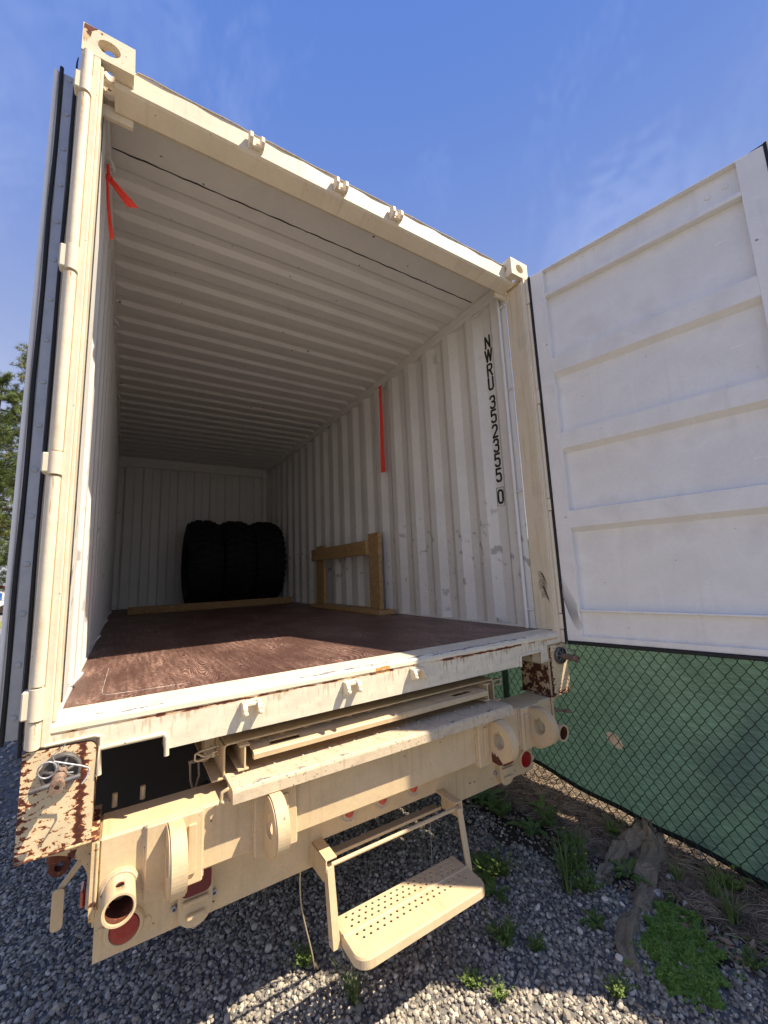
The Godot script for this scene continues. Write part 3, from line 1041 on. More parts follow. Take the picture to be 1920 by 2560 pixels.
	for p in rp:
		ra.append(p + Vector3(0.13, 0, 0)); rb.append(p + Vector3(2.31, 0, 0))
		rc.append(Vector3(0.05, CE, p.z)); rd.append(Vector3(2.39, CE, p.z))
	b.strip(ra, rb, Vector3.DOWN)
	b.strip(rc, ra, Vector3.DOWN)
	b.strip(rb, rd, Vector3.DOWN)
	for q in [ra, rb, rc, rd]:
		for i in q.size(): q[i] = q[i] + Vector3(0, 0.004, 0)
	b.strip(ra, rb, Vector3.UP)
	b.strip(rc, ra, Vector3.UP)
	b.strip(rb, rd, Vector3.UP)
	var roof := put(b, "roof", M.grey_paint, c)
	b = B.new()
	path = []
	for i in 70: path.append(Vector3(0.08 + 2.26 * i / 69.0, CE - 0.001, -0.433 + 0.0018 * sin(i * 1.9) + 0.001 * sin(i * 5.3)))
	var rr := []
	for i in 70: rr.append(0.0022 + 0.0018 * absf(sin(i * 2.7)))
	b.tube(path, rr, 6)
	put(b, "sealant_bead", M.sealant, roof)
	b = B.new()  # front lap of the second roof sheet
	b.box(Vector3(0.06, CE - 0.003, -0.52), Vector3(2.38, CE - 0.0005, -0.436), 0.001)
	put(b, "roof_lap", M.grey_paint, roof)
	# far wall
	b = B.new()
	var fp := []
	var x := 0.16
	fp.append(Vector3(0.04, 0, ZB)); fp.append(Vector3(0.13, 0, ZB)); fp.append(Vector3(0.135, 0, ZB - 0.03))
	while x < 2.2:
		for k in [[0.0, 0.0], [0.105, 0.0], [0.125, -0.035], [0.23, -0.035]]:
			if x + k[0] < 2.3: fp.append(Vector3(x + k[0], 0, ZB - 0.03 + k[1] + 0.035))
		x += 0.25
	fp.append(Vector3(2.31, 0, ZB)); fp.append(Vector3(2.4, 0, ZB))
	var f0 := []
	var f1 := []
	for p in fp: f0.append(p + Vector3(0, FL - 0.02, 0)); f1.append(p + Vector3(0, 2.47, 0))
	b.strip(f0, f1, Vector3.BACK)
	for q in [f0, f1]:
		for i in q.size(): q[i] = q[i] + Vector3(0, 0, -0.004)
	b.strip(f0, f1, Vector3.FORWARD)
	var fw := put(b, "front_wall", M.grey_paint, c)
	b = B.new()
	b.box(Vector3(0.04, 2.41, ZB - 0.06), Vector3(2.4, 2.562, ZB + 0.045), 0.006)
	put(b, "front_header", M.grey_paint, fw)
	for x0 in [0.04, 2.29]:
		b = B.new()
		b.box(Vector3(x0, 2.37, ZB), Vector3(x0 + 0.11, 2.5, ZB + 0.09), 0.006)
		put(b, "corner_block", M.grey_paint, fw)
		b = B.new()
		b.box(Vector3(x0 + (0.0 if x0 < 1 else 0.02), 0.1, ZB - 0.02), Vector3(x0 + (0.09 if x0 < 1 else 0.11), 2.4, ZB + 0.03), 0.006)
		put(b, "front_post", M.grey_paint, fw)
	# plywood floor in six sheets on steel cross bearers
	var fl := Node3D.new()
	fl.name = "floor"
	c.add_child(fl)
	var zs := [-0.117, -2.1, -4.05, ZB]
	var nth := 0
	for i in 3:
		for k in 2:
			b = B.new()
			var x0 := 0.07 if k == 0 else 1.2205
			var x1 := 1.2175 if k == 0 else 2.368
			var za: float = zs[i]
			var zb: float = zs[i + 1] + 0.003
			var ou := nth * 0.37
			b.quad_uv([Vector3(x0, FL, za), Vector3(x1, FL, za), Vector3(x1, FL, zb), Vector3(x0, FL, zb)], [Vector2(ou, 0), Vector2(ou + (x1 - x0) / 1.6, 0), Vector2(ou + (x1 - x0) / 1.6, (za - zb) / 1.6), Vector2(ou, (za - zb) / 1.6)], Vector3.UP)
			b.box(Vector3(x0, FL - 0.028, za), Vector3(x1, FL - 0.0005, zb))
			put(b, "floor_panel", M.floor_film, fl)
			nth += 1
	b = B.new()  # paint lines left by earlier loads
	path = []
	var pr2 := []
	var lc2 := Curve3D.new()
	for q in [Vector3(0.172, FL, -0.75), Vector3(0.168, FL, -0.5), Vector3(0.165, FL, -0.3), Vector3(0.172, FL, -0.235), Vector3(0.21, FL, -0.215), Vector3(0.32, FL, -0.205), Vector3(0.44, FL, -0.202)]: lc2.add_point(q)
	for i in 60:
		path.append(lc2.sample_baked(lc2.get_baked_length() * i / 59.0, true) + Vector3(0.0008 * sin(i * 1.7), 0, 0.0008 * sin(i * 2.9)))
		pr2.append(0.0002 + 0.0007 * absf(sin(i * 1.37) * sin(i * 0.31 + 1.0)))
	b.tube(path, pr2, 5)
	put(b, "paint_line", M.grey_paint, fl)
	b = B.new()
	for i in 14:
		var zz := -0.3 - i * 0.4
		b.box(Vector3(0.05, 0.03, zz), Vector3(2.39, FL - 0.0285, zz - 0.045))
	put(b, "cross_bearers", M.cream, c)
	door_right(c)
	door_left(c)

func door_right(c: Node3D) -> void:
	var b := B.new()
	var W := 1.152
	var y0 := 0.0
	var yt := 2.345
	# frame: stiles and rails (local x along the door, z = 0 its inner face)
	b.box(Vector3(0, y0, -0.052), Vector3(0.085, yt, 0), 0.002)
	b.box(Vector3(1.05, y0, -0.052), Vector3(W, yt, 0), 0.002)
	b.box(Vector3(0.085, yt - 0.006, -0.052), Vector3(1.05, yt, 0), 0.0015)
	b.box(Vector3(0.085, yt - 0.19, -0.05), Vector3(1.05, yt - 0.166, 0), 0.002)
	b.box(Vector3(0.085, 0.0, -0.052), Vector3(1.05, 0.03, -0.004), 0.002)
	b.box(Vector3(0.085, 0.168, -0.05), Vector3(1.05, 0.178, 0.004), 0.002)
	# pressed panel
	var yy := [[0.03, -0.022], [0.168, -0.022], [0.178, -0.044]]
	for r in [0.652, 1.136, 1.629]:
		yy += [[r - 0.027, -0.044], [r, -0.003], [r + 0.1, -0.003], [r + 0.112, -0.044]]
	yy += [[yt - 0.19, -0.044], [yt - 0.166, -0.034], [yt - 0.006, -0.034]]
	var pa := []
	var pb := []
	for k in yy:
		pa.append(Vector3(0.085, k[0], k[1])); pb.append(Vector3(1.05, k[0], k[1]))
	b.strip(pa, pb, Vector3.BACK)
	b.box(Vector3(0.08, 0.002, -0.055), Vector3(1.06, yt - 0.002, -0.0525))
	var d := put(b, "door", M.door_paint, c)
	tag(d, "right container door swung open, pale ribbed inner face")
	var dir := Vector3(0.21776, 0, 0.976)
	d.basis = Basis(dir, Vector3.UP, dir.cross(Vector3.UP))
	d.position = Vector3(2.415, 0.13, 0.03)
	# rubber seal round the edge
	b = B.new()
	b.box(Vector3(-0.016, -0.012, -0.04), Vector3(-0.001, yt + 0.004, 0.006), 0.004)
	b.box(Vector3(-0.016, -0.02, -0.045), Vector3(W + 0.012, -0.001, 0.006), 0.004)
	b.box(Vector3(W + 0.001, -0.012, -0.045), Vector3(W + 0.016, yt + 0.012, 0.004), 0.004)
	b.box(Vector3(0.0, yt + 0.001, -0.05), Vector3(W - 0.1, yt + 0.008, -0.03), 0.003)
	b.prism(PackedVector2Array([Vector2(W - 0.12, yt + 0.001), Vector2(W + 0.014, yt + 0.001), Vector2(W + 0.014, yt + 0.035), Vector2(W - 0.04, yt + 0.028), Vector2(W - 0.09, yt + 0.018)]), Vector3(0, 0, -0.048), Vector3.RIGHT, Vector3.UP, Vector3(0, 0, 0.014))
	put(b, "door_seal", M.rubber, d)
	for k in [[1.0, 2.28], [0.93, 2.27], [1.01, 2.2], [0.95, 2.19]]:
		b = B.new()
		b.lathe([Vector2(0.013, 0), Vector2(0.012, 0.006), Vector2(0.006, 0.009), Vector2(0.0, 0.0095)], Vector3(k[0], k[1] - 0.015, -0.034), Vector3.BACK, 10)
		put(b, "rivet_head", M.door_paint, d)
	for i in 8:
		b = B.new()
		b.lathe([Vector2(0.006, 0), Vector2(0.005, 0.004), Vector2(0.0, 0.005)], Vector3(0.16 + i * 0.115, yt - 0.026, -0.034), Vector3.BACK, 8)
		put(b, "rivet_head", M.door_paint, d)
	for i in 9:
		b = B.new()
		b.lathe([Vector2(0.008, 0), Vector2(0.006, 0.004), Vector2(0.0, 0.005)], Vector3(0.12 + i * 0.11, 0.031, -0.012), Vector3.UP, 8)
		put(b, "rivet_head", M.door_paint, d)
	# locking bar with its cam standing above the top edge
	b = B.new()
	b.tube([Vector3(0.93, -0.02, -0.085), Vector3(0.93, yt + 0.012, -0.085)], 0.016, 12)
	b.box(Vector3(0.88, yt - 0.004, -0.115), Vector3(0.955, yt + 0.018, -0.06), 0.005)
	b.tube([Vector3(0.935, yt + 0.012, -0.085), Vector3(0.9, yt + 0.026, -0.088), Vector3(0.868, yt + 0.022, -0.09)], [0.012, 0.011, 0.007], 8)
	put(b, "locking_bar", M.silver, d)
	b = B.new()
	b.tube([Vector3(0.42, -0.02, -0.085), Vector3(0.42, yt + 0.002, -0.085)], 0.016, 12)
	put(b, "locking_bar", M.silver, d)
	for y in [0.11, 0.8, 1.5, 2.2]:
		b = B.new()
		b.box(Vector3(-0.03, y - 0.035, -0.064), Vector3(0.1, y + 0.035, -0.056), 0.003)
		put(b, "hinge_leaf", M.cream, d)
	# grey rub mark low on the stile: curved strokes of smeared rubber
	b = B.new()
	for i in 15:
		var u := i / 14.0
		var p := []
		var w := []
		for k in 7:
			var t := k / 6.0
			p.append(Vector3(0.006 + 0.068 * u - 0.012 * sin(t * PI) + 0.02 * t * u, 0.30 + 0.06 * (1 - u) * (1 - t) - 0.25 * u * 0.35 - t * (0.08 + 0.10 * sin(u * 2.6)), 0.0002))
			w.append(0.0014 * sin(PI * clampf(t * 0.9 + 0.05, 0, 1)) + 0.0003)
		b.tube(p, w, 4)
	put(b, "rub_mark", mat("rub_grey", rgb(150, 146, 142), 0.8), d)

func door_left(c: Node3D) -> void:
	# swung right round against the side of the container: only its hinge edge shows
	var z := -0.09
	var b := B.new()
	b.box(Vector3(-0.083, 0.14, z - 1.15), Vector3(-0.012, 2.44, z), 0.006)
	b.tube([Vector3(-0.077, 0.15, z + 0.001), Vector3(-0.077, 2.43, z + 0.001)], 0.007, 10)
	var d := put(b, "door", M.door_paint, c)
	tag(d, "left container door folded back along the side, seen edge on")
	b = B.new()
	var wav := []
	for i in 40: wav.append(Vector3(-0.061 + 0.0012 * sin(i * 0.6), 0.12 + 2.33 * i / 39.0, z + 0.004))
	b.tube(wav, 0.0062, 10)
	put(b, "door_seal", M.rubber, d)
	b = B.new()
	wav = []
	for i in 40: wav.append(Vector3(-0.019 + 0.0015 * sin(i * 0.45), 0.08 + 2.42 * i / 39.0, z + 0.006 + 0.002 * sin(i * 0.8)))
	wav.append(Vector3(-0.017, 2.52, z + 0.012))
	var rr := []
	for i in 41: rr.append(0.0052 if i < 38 else 0.0052 - (i - 37) * 0.0012)
	b.tube(wav, rr, 8)
	put(b, "door_seal", M.rubber, d)
	b = B.new()
	b.box(Vector3(-0.0545, 0.13, z + 0.0005), Vector3(-0.0245, 2.43, z + 0.005), 0.0015)
	put(b, "seal_strip", M.galvanised, d)
	for i in 16:
		b = B.new()
		b.lathe([Vector2(0.0095, 0), Vector2(0.0085, 0.0025), Vector2(0.0, 0.0045)], Vector3(-0.039, 0.19 + i * 0.148, z + 0.005), Vector3.BACK, 8)
		put(b, "rivet", M.galvanised, d)

# ---------------------------------------------------------------- trailer
func eye_mesh() -> ArrayMesh:
	# thick towing eye, profile in (z, y) round its hole
	var b := B.new()
	var c := Vector2(0.06, -0.245)
	var outer := PackedVector2Array()
	var inner := PackedVector2Array()
	var poly := [Vector2(-0.002, -0.165)]
	poly += arc(Vector2(0.05, -0.252), 0.094, 88, -42, 14)
	poly += [Vector2(0.07, -0.345), Vector2(0.045, -0.356), Vector2(-0.002, -0.35)]
	var n := 48
	for i in n:
		var a := TAU * i / n
		var d := Vector2(cos(a), sin(a))
		var best := 0.2
		for k in poly.size():
			var hit = Geometry2D.segment_intersects_segment(c, c + d * 0.5, poly[k], poly[(k + 1) % poly.size()])
			if hit != null: best = c.distance_to(hit)
		outer.append(c + d * best)
		inner.append(c + d * 0.034)
	# bevelled: core and two thinner outer layers
	b.ring(outer, inner, Vector3(-0.019, 0, 0), Vector3(0, 0, 1), Vector3.UP, Vector3(0.038, 0, 0))
	var o2 := PackedVector2Array()
	var i2 := PackedVector2Array()
	for i in n:
		o2.append(outer[i] + (c - outer[i]).normalized() * 0.005)
		i2.append(inner[i] + (inner[i] - c).normalized() * 0.004)
	b.ring(o2, i2, Vector3(-0.0235, 0, 0), Vector3(0, 0, 1), Vector3.UP, Vector3(0.047, 0, 0))
	return b.mesh()

func pedestal(t: Node3D, right: bool) -> void:
	var X := func(x: float) -> float: return 2.438 - x if right else x
	var b := B.new()
	b.box(Vector3(X.call(0.004), -0.158, -0.21), Vector3(X.call(0.166), 0.0, -0.0125), 0.004)
	b.box(Vector3(X.call(0.0), -0.006, -0.2), Vector3(X.call(0.172), 0.004, -0.0125), 0.002)
	b.box(Vector3(X.call(0.0), -0.163, -0.215), Vector3(X.call(0.185), -0.156, 0.004), 0.002)
	var p := put(b, "pedestal", M.rust_heavy, t)
	tag(p, "rust-blackened pedestal under the right corner of the container" if right else "flaking rusty pedestal under the left corner of the container")
	b = B.new()
	var poly := [Vector2(0.0, -0.158), Vector2(0.167, -0.158)]
	poly += arc(Vector2(0.145, 0.088), 0.022, 0, 90, 5)
	poly += [Vector2(0.004, 0.113), Vector2(0.0, 0.109)]
	var pts := []
	for k in poly: pts.append(k)
	var pl := PackedVector2Array(poly)
	var idx := Geometry2D.triangulate_polygon(pl)
	for i in range(0, idx.size(), 3):
		var q := []
		for k in 3:
			var s: Vector2 = pl[idx[i + k]]
			q.append([Vector3(X.call(s.x), s.y, 0.0), Vector2(X.call(s.x) / 0.168 if not right else (X.call(s.x) - 2.27) / 0.168, (0.113 - s.y) / 0.272)])
		var n: Vector3 = (q[1][0] - q[0][0]).cross(q[2][0] - q[0][0])
		if n.z > 0: q = [q[0], q[2], q[1]]
		for k in q: b.v(k[0], Vector3.BACK, k[1])
	for i in pl.size():
		var s0 := pl[i]
		var s1 := pl[(i + 1) % pl.size()]
		var a := Vector3(X.call(s0.x), s0.y, 0)
		var e := Vector3(X.call(s1.x), s1.y, 0)
		var mid := (a + e) * 0.5 - Vector3(X.call(0.083), -0.02, 0)
		b.quad_uv([a, e, e + Vector3(0, 0, -0.012), a + Vector3(0, 0, -0.012)], [Vector2(0.8, 0.5), Vector2(0.8, 0.55), Vector2(0.84, 0.55), Vector2(0.84, 0.5)], mid)
	put(b, "face_plate", M.pedestal_b if right else M.pedestal_a, p)
	b = B.new()
	# curved gusset under the overhang
	var g := [Vector2(0.185, -0.165), Vector2(0.02, -0.165), Vector2(0.03, -0.175)]
	g += arc(Vector2(0.06, -0.285), 0.105, 80, 5, 8)
	g += [Vector2(0.17, -0.30), Vector2(0.185, -0.30)]
	var gp := PackedVector2Array()
	for k in g: gp.append(Vector2(X.call(k.x), k.y))
	b.prism(gp, Vector3(0, 0, -0.06), Vector3.RIGHT, Vector3.UP, Vector3(0, 0, 0.03))
	put(b, "gusset", M.tan_rust, p)
	b = B.new()
	b.box(Vector3(X.call(0.06), -0.235, -0.14), Vector3(X.call(0.115), -0.163, -0.09), 0.006)
	b.ring(PackedVector2Array(arc(Vector2.ZERO, 0.026, 0, 337.5, 15)), PackedVector2Array(arc(Vector2.ZERO, 0.012, 0, 337.5, 15)), Vector3(X.call(0.09), -0.252, -0.135), Vector3.RIGHT, Vector3.UP, Vector3(0, 0, 0.03))
	put(b, "lock_nut", M.rust, p)

func trailer() -> void:
	var t := thing("trailer", "sand-painted flatbed trailer with rear bumper beam and fold-down step", "trailer")
	var b := B.new()
	b.box(Vector3(0.186, -0.35, -0.16), Vector3(2.252, -0.162, 0.0), 0.007)
	var bump := put(b, "rear_bumper", M.tan, t)
	for right in [false, true]:
		b = B.new()
		var x0 := 2.2535 if right else 0.17
		b.prism(PackedVector2Array([Vector2(-0.17, -0.164), Vector2(0.003, -0.164), Vector2(0.003, -0.352), Vector2(-0.05, -0.40), Vector2(-0.17, -0.40)]), Vector3(x0, 0, 0), Vector3(0, 0, 1), Vector3.UP, Vector3(0.0145, 0, 0))
		b.tube([Vector3(x0 + 0.014 if not right else x0, -0.168, 0.002), Vector3(x0 + 0.014 if not right else x0, -0.348, 0.002)], 0.005, 6)
		put(b, "end_plate", M.tan_rust, bump)
	b = B.new()
	b.prism(PackedVector2Array([Vector2(0.183, -0.34), Vector2(0.183, -0.562), Vector2(0.89, -0.562), Vector2(0.89, -0.48), Vector2(1.55, -0.48), Vector2(1.55, -0.562), Vector2(2.21, -0.562), Vector2(2.21, -0.34)]), Vector3(0, 0, -0.14), Vector3.RIGHT, Vector3.UP, Vector3(0, 0, 0.01))
	var panel := put(b, "light_panel", M.tan, t)
	b = B.new()
	b.box(Vector3(0.176, -0.47, -0.21), Vector3(0.19, -0.34, -0.141), 0.001)
	b.box(Vector3(0.176, -0.47, -0.21), Vector3(2.2, -0.352, -0.2), 0.001)
	put(b, "backing_plate", M.tan, panel)
	for k in [[0.575, -0.39], [0.60, -0.392], [1.73, -0.50], [1.76, -0.503]]:
		b = B.new()
		b.lathe([Vector2(0.004, 0), Vector2(0.003, 0.003), Vector2(0, 0.003)], Vector3(k[0], k[1], -0.13), Vector3.BACK, 8)
		put(b, "screw", M.rust, panel)
	# chequer cap over the bumper
	b = B.new()
	b.prism(PackedVector2Array([Vector2(-0.075, -0.113), Vector2(0.052, -0.113), Vector2(0.059, -0.117), Vector2(0.062, -0.124), Vector2(0.064, -0.156), Vector2(0.056, -0.156), Vector2(0.054, -0.127), Vector2(-0.075, -0.120)]), Vector3(0.542, 0, 0), Vector3(0, 0, 1), Vector3.UP, Vector3(1.33, 0, 0))
	b.box(Vector3(0.542, -0.156, -0.02), Vector3(0.549, -0.12, 0.058), 0.001)
	b.box(Vector3(1.865, -0.156, -0.02), Vector3(1.872, -0.12, 0.058), 0.001)
	b.box(Vector3(0.56, -0.16, -0.07), Vector3(1.86, -0.1205, 0.0), 0.001)
	var cap := put(b, "bumper_cap", M.tan_worn, t)
	b = B.new()  # bare metal scrapes on the cap edge
	for k in [[0.64, 0.07], [0.78, 0.03], [0.95, 0.04], [1.5, 0.03], [1.73, 0.05]]:
		for i in 5:
			var p := []
			for q in 5: p.append(Vector3(k[0] + k[1] * (q / 4.0 - 0.5) + 0.012 * sin(i * 3.0), -0.1133 - (0.0 if i < 3 else 0.005) + 0.0002 * sin(q * 2.0 + i), 0.05 - i * 0.004 + 0.003 * sin(q * 1.7 + i) + (0.004 if i >= 3 else 0.0)))
			b.tube(p, [0.0005, 0.0016, 0.002, 0.0015, 0.0005], 5)
	put(b, "scrape", M.dull_steel, cap)
	b = B.new()
	b.tube([Vector3(0.536, -0.118, 0.03), Vector3(0.515, -0.122, 0.032), Vector3(0.512, -0.15, 0.03), Vector3(0.525, -0.158, 0.034), Vector3(0.536, -0.15, 0.04)], 0.006, 8)
	put(b, "safety_hook", M.tan, cap)
	for i in 12:
		b = B.new()
		b.lathe([Vector2(0.006, 0), Vector2(0.005, 0.004), Vector2(0, 0.004)], Vector3(0.6 + i * 0.11, -0.113, -0.045), Vector3.UP, 8)
		put(b, "rivet", M.tan_worn, cap)
	pedestal(t, false)
	pedestal(t, true)
	# towing eyes on their mounting pads
	var em := eye_mesh()
	for k in [[0.303, 0.462, 0.38], [0.622, 0.772, 0.678], [1.666, 1.816, 1.76], [1.976, 2.135, 2.058]]:
		b = B.new()
		b.box(Vector3(k[0], -0.364, 0.0005), Vector3(k[1], -0.16, 0.022), 0.004)
		var side := 1.0 if k[2] < 1.2 else -1.0
		var mid: float = k[2] + side * 0.05
		b.box(Vector3(mid - 0.012, -0.33, 0.0225), Vector3(mid + 0.012, -0.19, 0.03), 0.002)
		var pad := put(b, "mounting_pad", M.tan, t)
		for xx in [k[0] - 0.001, k[1] + 0.001]:
			b = B.new()
			var pth := []
			for i in 18: pth.append(Vector3(xx + 0.0008 * sin(i * 2.1), -0.36 + 0.198 * i / 17.0, 0.003))
			b.tube(pth, 0.0045, 6)
			put(b, "weld_bead", M.tan_worn, pad)
		if k[2] > 1.5 and k[2] < 1.9:
			b = B.new()
			b.prism(PackedVector2Array([Vector2(0.02, -0.347), Vector2(0.018, -0.318), Vector2(0.026, -0.3), Vector2(0.032, -0.316), Vector2(0.04, -0.302), Vector2(0.048, -0.318), Vector2(0.058, -0.31), Vector2(0.068, -0.322), Vector2(0.08, -0.33), Vector2(0.086, -0.342), Vector2(0.06, -0.351)]), Vector3(k[2] - 0.0236, 0, 0.012), Vector3(0, 0, 1), Vector3.UP, Vector3(-0.0008, 0, 0))
			put(b, "rust_scale", M.rust, pad)
		put(em, "towing_eye", M.tan, pad, Vector3(k[2], 0, 0.018))
	# pipe sockets
	for x in [0.242, 2.196]:
		var ps := CSGCombiner3D.new()
		ps.name = "pipe_socket"
		t.add_child(ps, true)
		ps.position = Vector3(x, -0.305, 0.0)
		for k in [[0.05, -0.002, 0.008, false, M.tan], [0.04, 0.0, 0.104, false, M.tan], [0.0325, -0.05, 0.12, true, M.rust], [0.0345, 0.1, 0.12, true, M.tan], [0.011, 0.0, 0.1, true, M.rust]]:
			var cy := CSGCylinder3D.new()
			cy.name = "bore" if k[3] else "pipe"
			cy.operation = CSGShape3D.OPERATION_SUBTRACTION if k[3] else CSGShape3D.OPERATION_UNION
			cy.radius = k[0]
			cy.height = k[2] - k[1]
			cy.sides = 40
			cy.material = k[4]
			ps.add_child(cy, true)
			if k[0] < 0.02:
				cy.position = Vector3(0, 0.045, 0.062)
			else:
				cy.rotation.x = PI / 2
				cy.position = Vector3(0, 0, (k[1] + k[2]) * 0.5)
		b = B.new()
		var bead := []
		for i in 41: bead.append(Vector3(x + cos(TAU * i / 40.0) * 0.043, -0.305 + sin(TAU * i / 40.0) * 0.043, 0.009))
		b.tube(bead, 0.005, 6, false)
		put(b, "weld_bead", M.tan_worn, t)
		b = B.new()
		b.tube([Vector3(x + 0.02, -0.30, -0.02), Vector3(x + 0.025, -0.325, 0.0)], 0.006, 8)
		put(b, "lock_pin", M.rust, t)
	# lamps
	for x in [0.462, 1.968]:
		b = B.new()
		var pl := [Vector2(-0.055, -0.40)]
		pl += arc(Vector2(0, -0.512), 0.052, 185, 355, 12)
		pl += [Vector2(0.055, -0.40)]
		pl += arc(Vector2(0.03, -0.40), 0.025, 0, 90, 4)
		pl += arc(Vector2(-0.03, -0.40), 0.025, 90, 180, 4)
		b.prism(PackedVector2Array(pl), Vector3(x, 0, -0.1295), Vector3.RIGHT, Vector3.UP, Vector3(0, 0, 0.03))
		for y in [-0.482, -0.525]:
			b.box(Vector3(x - 0.04 + (0.012 if y < -0.5 else 0.0), y - 0.007, -0.1), Vector3(x + 0.04 - (0.012 if y < -0.5 else 0.0), y + 0.007, -0.084), 0.003)
			for s in [-0.02, 0.02]: b.box(Vector3(x + s - 0.004, y - 0.014, -0.1), Vector3(x + s + 0.004, y - 0.006, -0.09), 0.001)
		var tl := put(b, "tail_light", M.tan, t)
		b = B.new()
		b.prism(rect_round(Vector2(-0.046, -0.462), Vector2(0.046, -0.382), 0.02), Vector3(x, 0, -0.0995), Vector3.RIGHT, Vector3.UP, Vector3(0, 0, 0.014))
		put(b, "lens", M.dull_red_lens, tl)
		for s in [[-0.062, -0.50], [0.062, -0.50], [0.0, -0.572], [0.06, -0.4]]:
			b = B.new()
			b.lathe([Vector2(0.009, 0), Vector2(0.009, 0.012), Vector2(0.005, 0.014), Vector2(0.005, 0.004), Vector2(0, 0.004)], Vector3(x + s[0], s[1], -0.13), Vector3.BACK, 10)
			put(b, "bolt", M.galvanised, tl)
	for x in [0.262, 2.148]:
		b = B.new()
		b.lathe([Vector2(0.056, 0), Vector2(0.055, 0.006), Vector2(0.05, 0.012), Vector2(0.042, 0.012), Vector2(0.04, 0.006), Vector2(0, 0.006)], Vector3(x, -0.494, -0.13), Vector3.BACK, 32)
		for s in [[-0.062, 0.01], [0.062, -0.01]]:
			b.lathe([Vector2(0.014, 0), Vector2(0.012, 0.004), Vector2(0.0, 0.005)], Vector3(x + s[0], -0.494 + s[1], -0.13), Vector3.BACK, 10)
		var rf := put(b, "reflector", M.tan, t)
		b = B.new()
		b.lathe([Vector2(0.041, 0.006), Vector2(0.038, 0.014), Vector2(0.02, 0.018), Vector2(0, 0.019)], Vector3(x, -0.494, -0.13), Vector3.BACK, 32)
		put(b, "lens", M.red_lens, rf)
	for x in [1.051, 1.214, 1.381]:
		b = B.new()
		b.lathe([Vector2(0.046, 0), Vector2(0.045, 0.006), Vector2(0.04, 0.0065), Vector2(0.032, 0.002), Vector2(0, 0.002)], Vector3(x, -0.412, -0.13), Vector3.BACK, 24)
		var mk := put(b, "marker_light", M.tan_worn, t)
		b = B.new()
		b.lathe([Vector2(0.019, 0.003), Vector2(0.017, 0.012), Vector2(0.008, 0.018), Vector2(0, 0.019)], Vector3(x, -0.418, -0.13), Vector3.BACK, 20)
		put(b, "lens", M.pink_lens, mk)
	step(t)
	tray(t)
	# chassis seen through the gaps
	for x in [0.75, 1.69]:
		b = B.new()
		b.box(Vector3(x - 0.07, -0.02, -5.8), Vector3(x + 0.07, -0.005, -0.62))
		b.box(Vector3(x - 0.006, -0.4, -5.8), Vector3(x + 0.006, -0.02, -0.62))
		b.box(Vector3(x - 0.07, -0.415, -5.8), Vector3(x + 0.07, -0.4, -0.62))
		put(b, "frame_rail", M.tan, t)
	for z in [-0.75, -2.2, -3.6, -5.0]:
		b = B.new()
		b.box(Vector3(0.06, -0.12, z - 0.05), Vector3(2.38, -0.008, z + 0.05), 0.004)
		put(b, "cross_member", M.tan, t)
	b = B.new()
	b.box(Vector3(0.03, -0.162, -5.8), Vector3(0.09, -0.004, -0.25), 0.004)
	put(b, "side_rail", M.tan, t)
	b = B.new()
	b.box(Vector3(2.348, -0.162, -5.8), Vector3(2.408, -0.004, -1.9), 0.004)
	put(b, "side_rail", M.tan, t)
	for k in [[0.3, -0.19], [0.22, -0.19]]:
		b = B.new()
		b.tube([Vector3(k[0], -0.165, k[1]), Vector3(k[0], -0.125, k[1])], 0.008, 8)
		put(b, "stop_peg", M.tan, t)
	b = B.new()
	b.box(Vector3(0.1, -0.62, -0.92), Vector3(0.62, -0.03, -0.905), 0.003)  # black sheet added behind the bumper so the gap below goes dark
	put(b, "added_dark_flap", M.rubber, t)
	for z in [-1.55, -2.75]:
		for x in [0.3, 2.14]:
			var wheel := Node3D.new()
			wheel.name = "wheel"
			t.add_child(wheel, true)
			wheel.position = Vector3(x, GY + 0.46, z)
			b = B.new()
			b.lathe([Vector2(0.27, -0.1), Vector2(0.3, -0.125), Vector2(0.42, -0.13), Vector2(0.455, -0.11), Vector2(0.46, 0.0), Vector2(0.455, 0.11), Vector2(0.42, 0.13), Vector2(0.3, 0.125), Vector2(0.27, 0.1)], Vector3.ZERO, Vector3.RIGHT, 36)
			put(b, "tyre", M.tyre_rubber, wheel)
			b = B.new()
			b.lathe([Vector2(0.0, -0.06), Vector2(0.1, -0.08), Vector2(0.12, -0.03), Vector2(0.24, -0.03), Vector2(0.27, -0.1), Vector2(0.275, 0.1), Vector2(0.24, 0.03), Vector2(0.12, 0.03), Vector2(0.1, 0.08), Vector2(0.0, 0.09)], Vector3.ZERO, Vector3.RIGHT, 28)
			put(b, "rim", M.tan, wheel)
		b = B.new()
		b.tube([Vector3(0.25, GY + 0.46, z), Vector3(2.19, GY + 0.46, z)], 0.06, 14)
		put(b, "axle", M.tan, t)
	b = B.new()
	var hose := []
	for i in 24: hose.append(Vector3(0.25 + 0.27 * i / 23.0, -0.2 - 0.05 * sin(PI * i / 23.0), -0.24 + 0.02 * sin(i * 0.5)))
	b.tube(hose, 0.009, 8)
	put(b, "air_hose", M.rubber, t)
	# side marker, hanging strap end and prop rods at the flanks
	b = B.new()
	b.box(Vector3(0.15, -0.54, -0.42), Vector3(0.18, -0.46, -0.34), 0.01)
	var sd := put(b, "side_marker", M.tan_worn, t)
	b = B.new()
	b.box(Vector3(0.134, -0.53, -0.41), Vector3(0.15, -0.47, -0.35), 0.007)
	put(b, "lens", M.red_lens, sd)
	b = B.new()
	b.prism(rect_round(Vector2(0.062, -0.53), Vector2(0.094, -0.41), 0.012), Vector3(0, 0, -0.3), Vector3.RIGHT, Vector3.UP, Vector3(0, 0, 0.008))
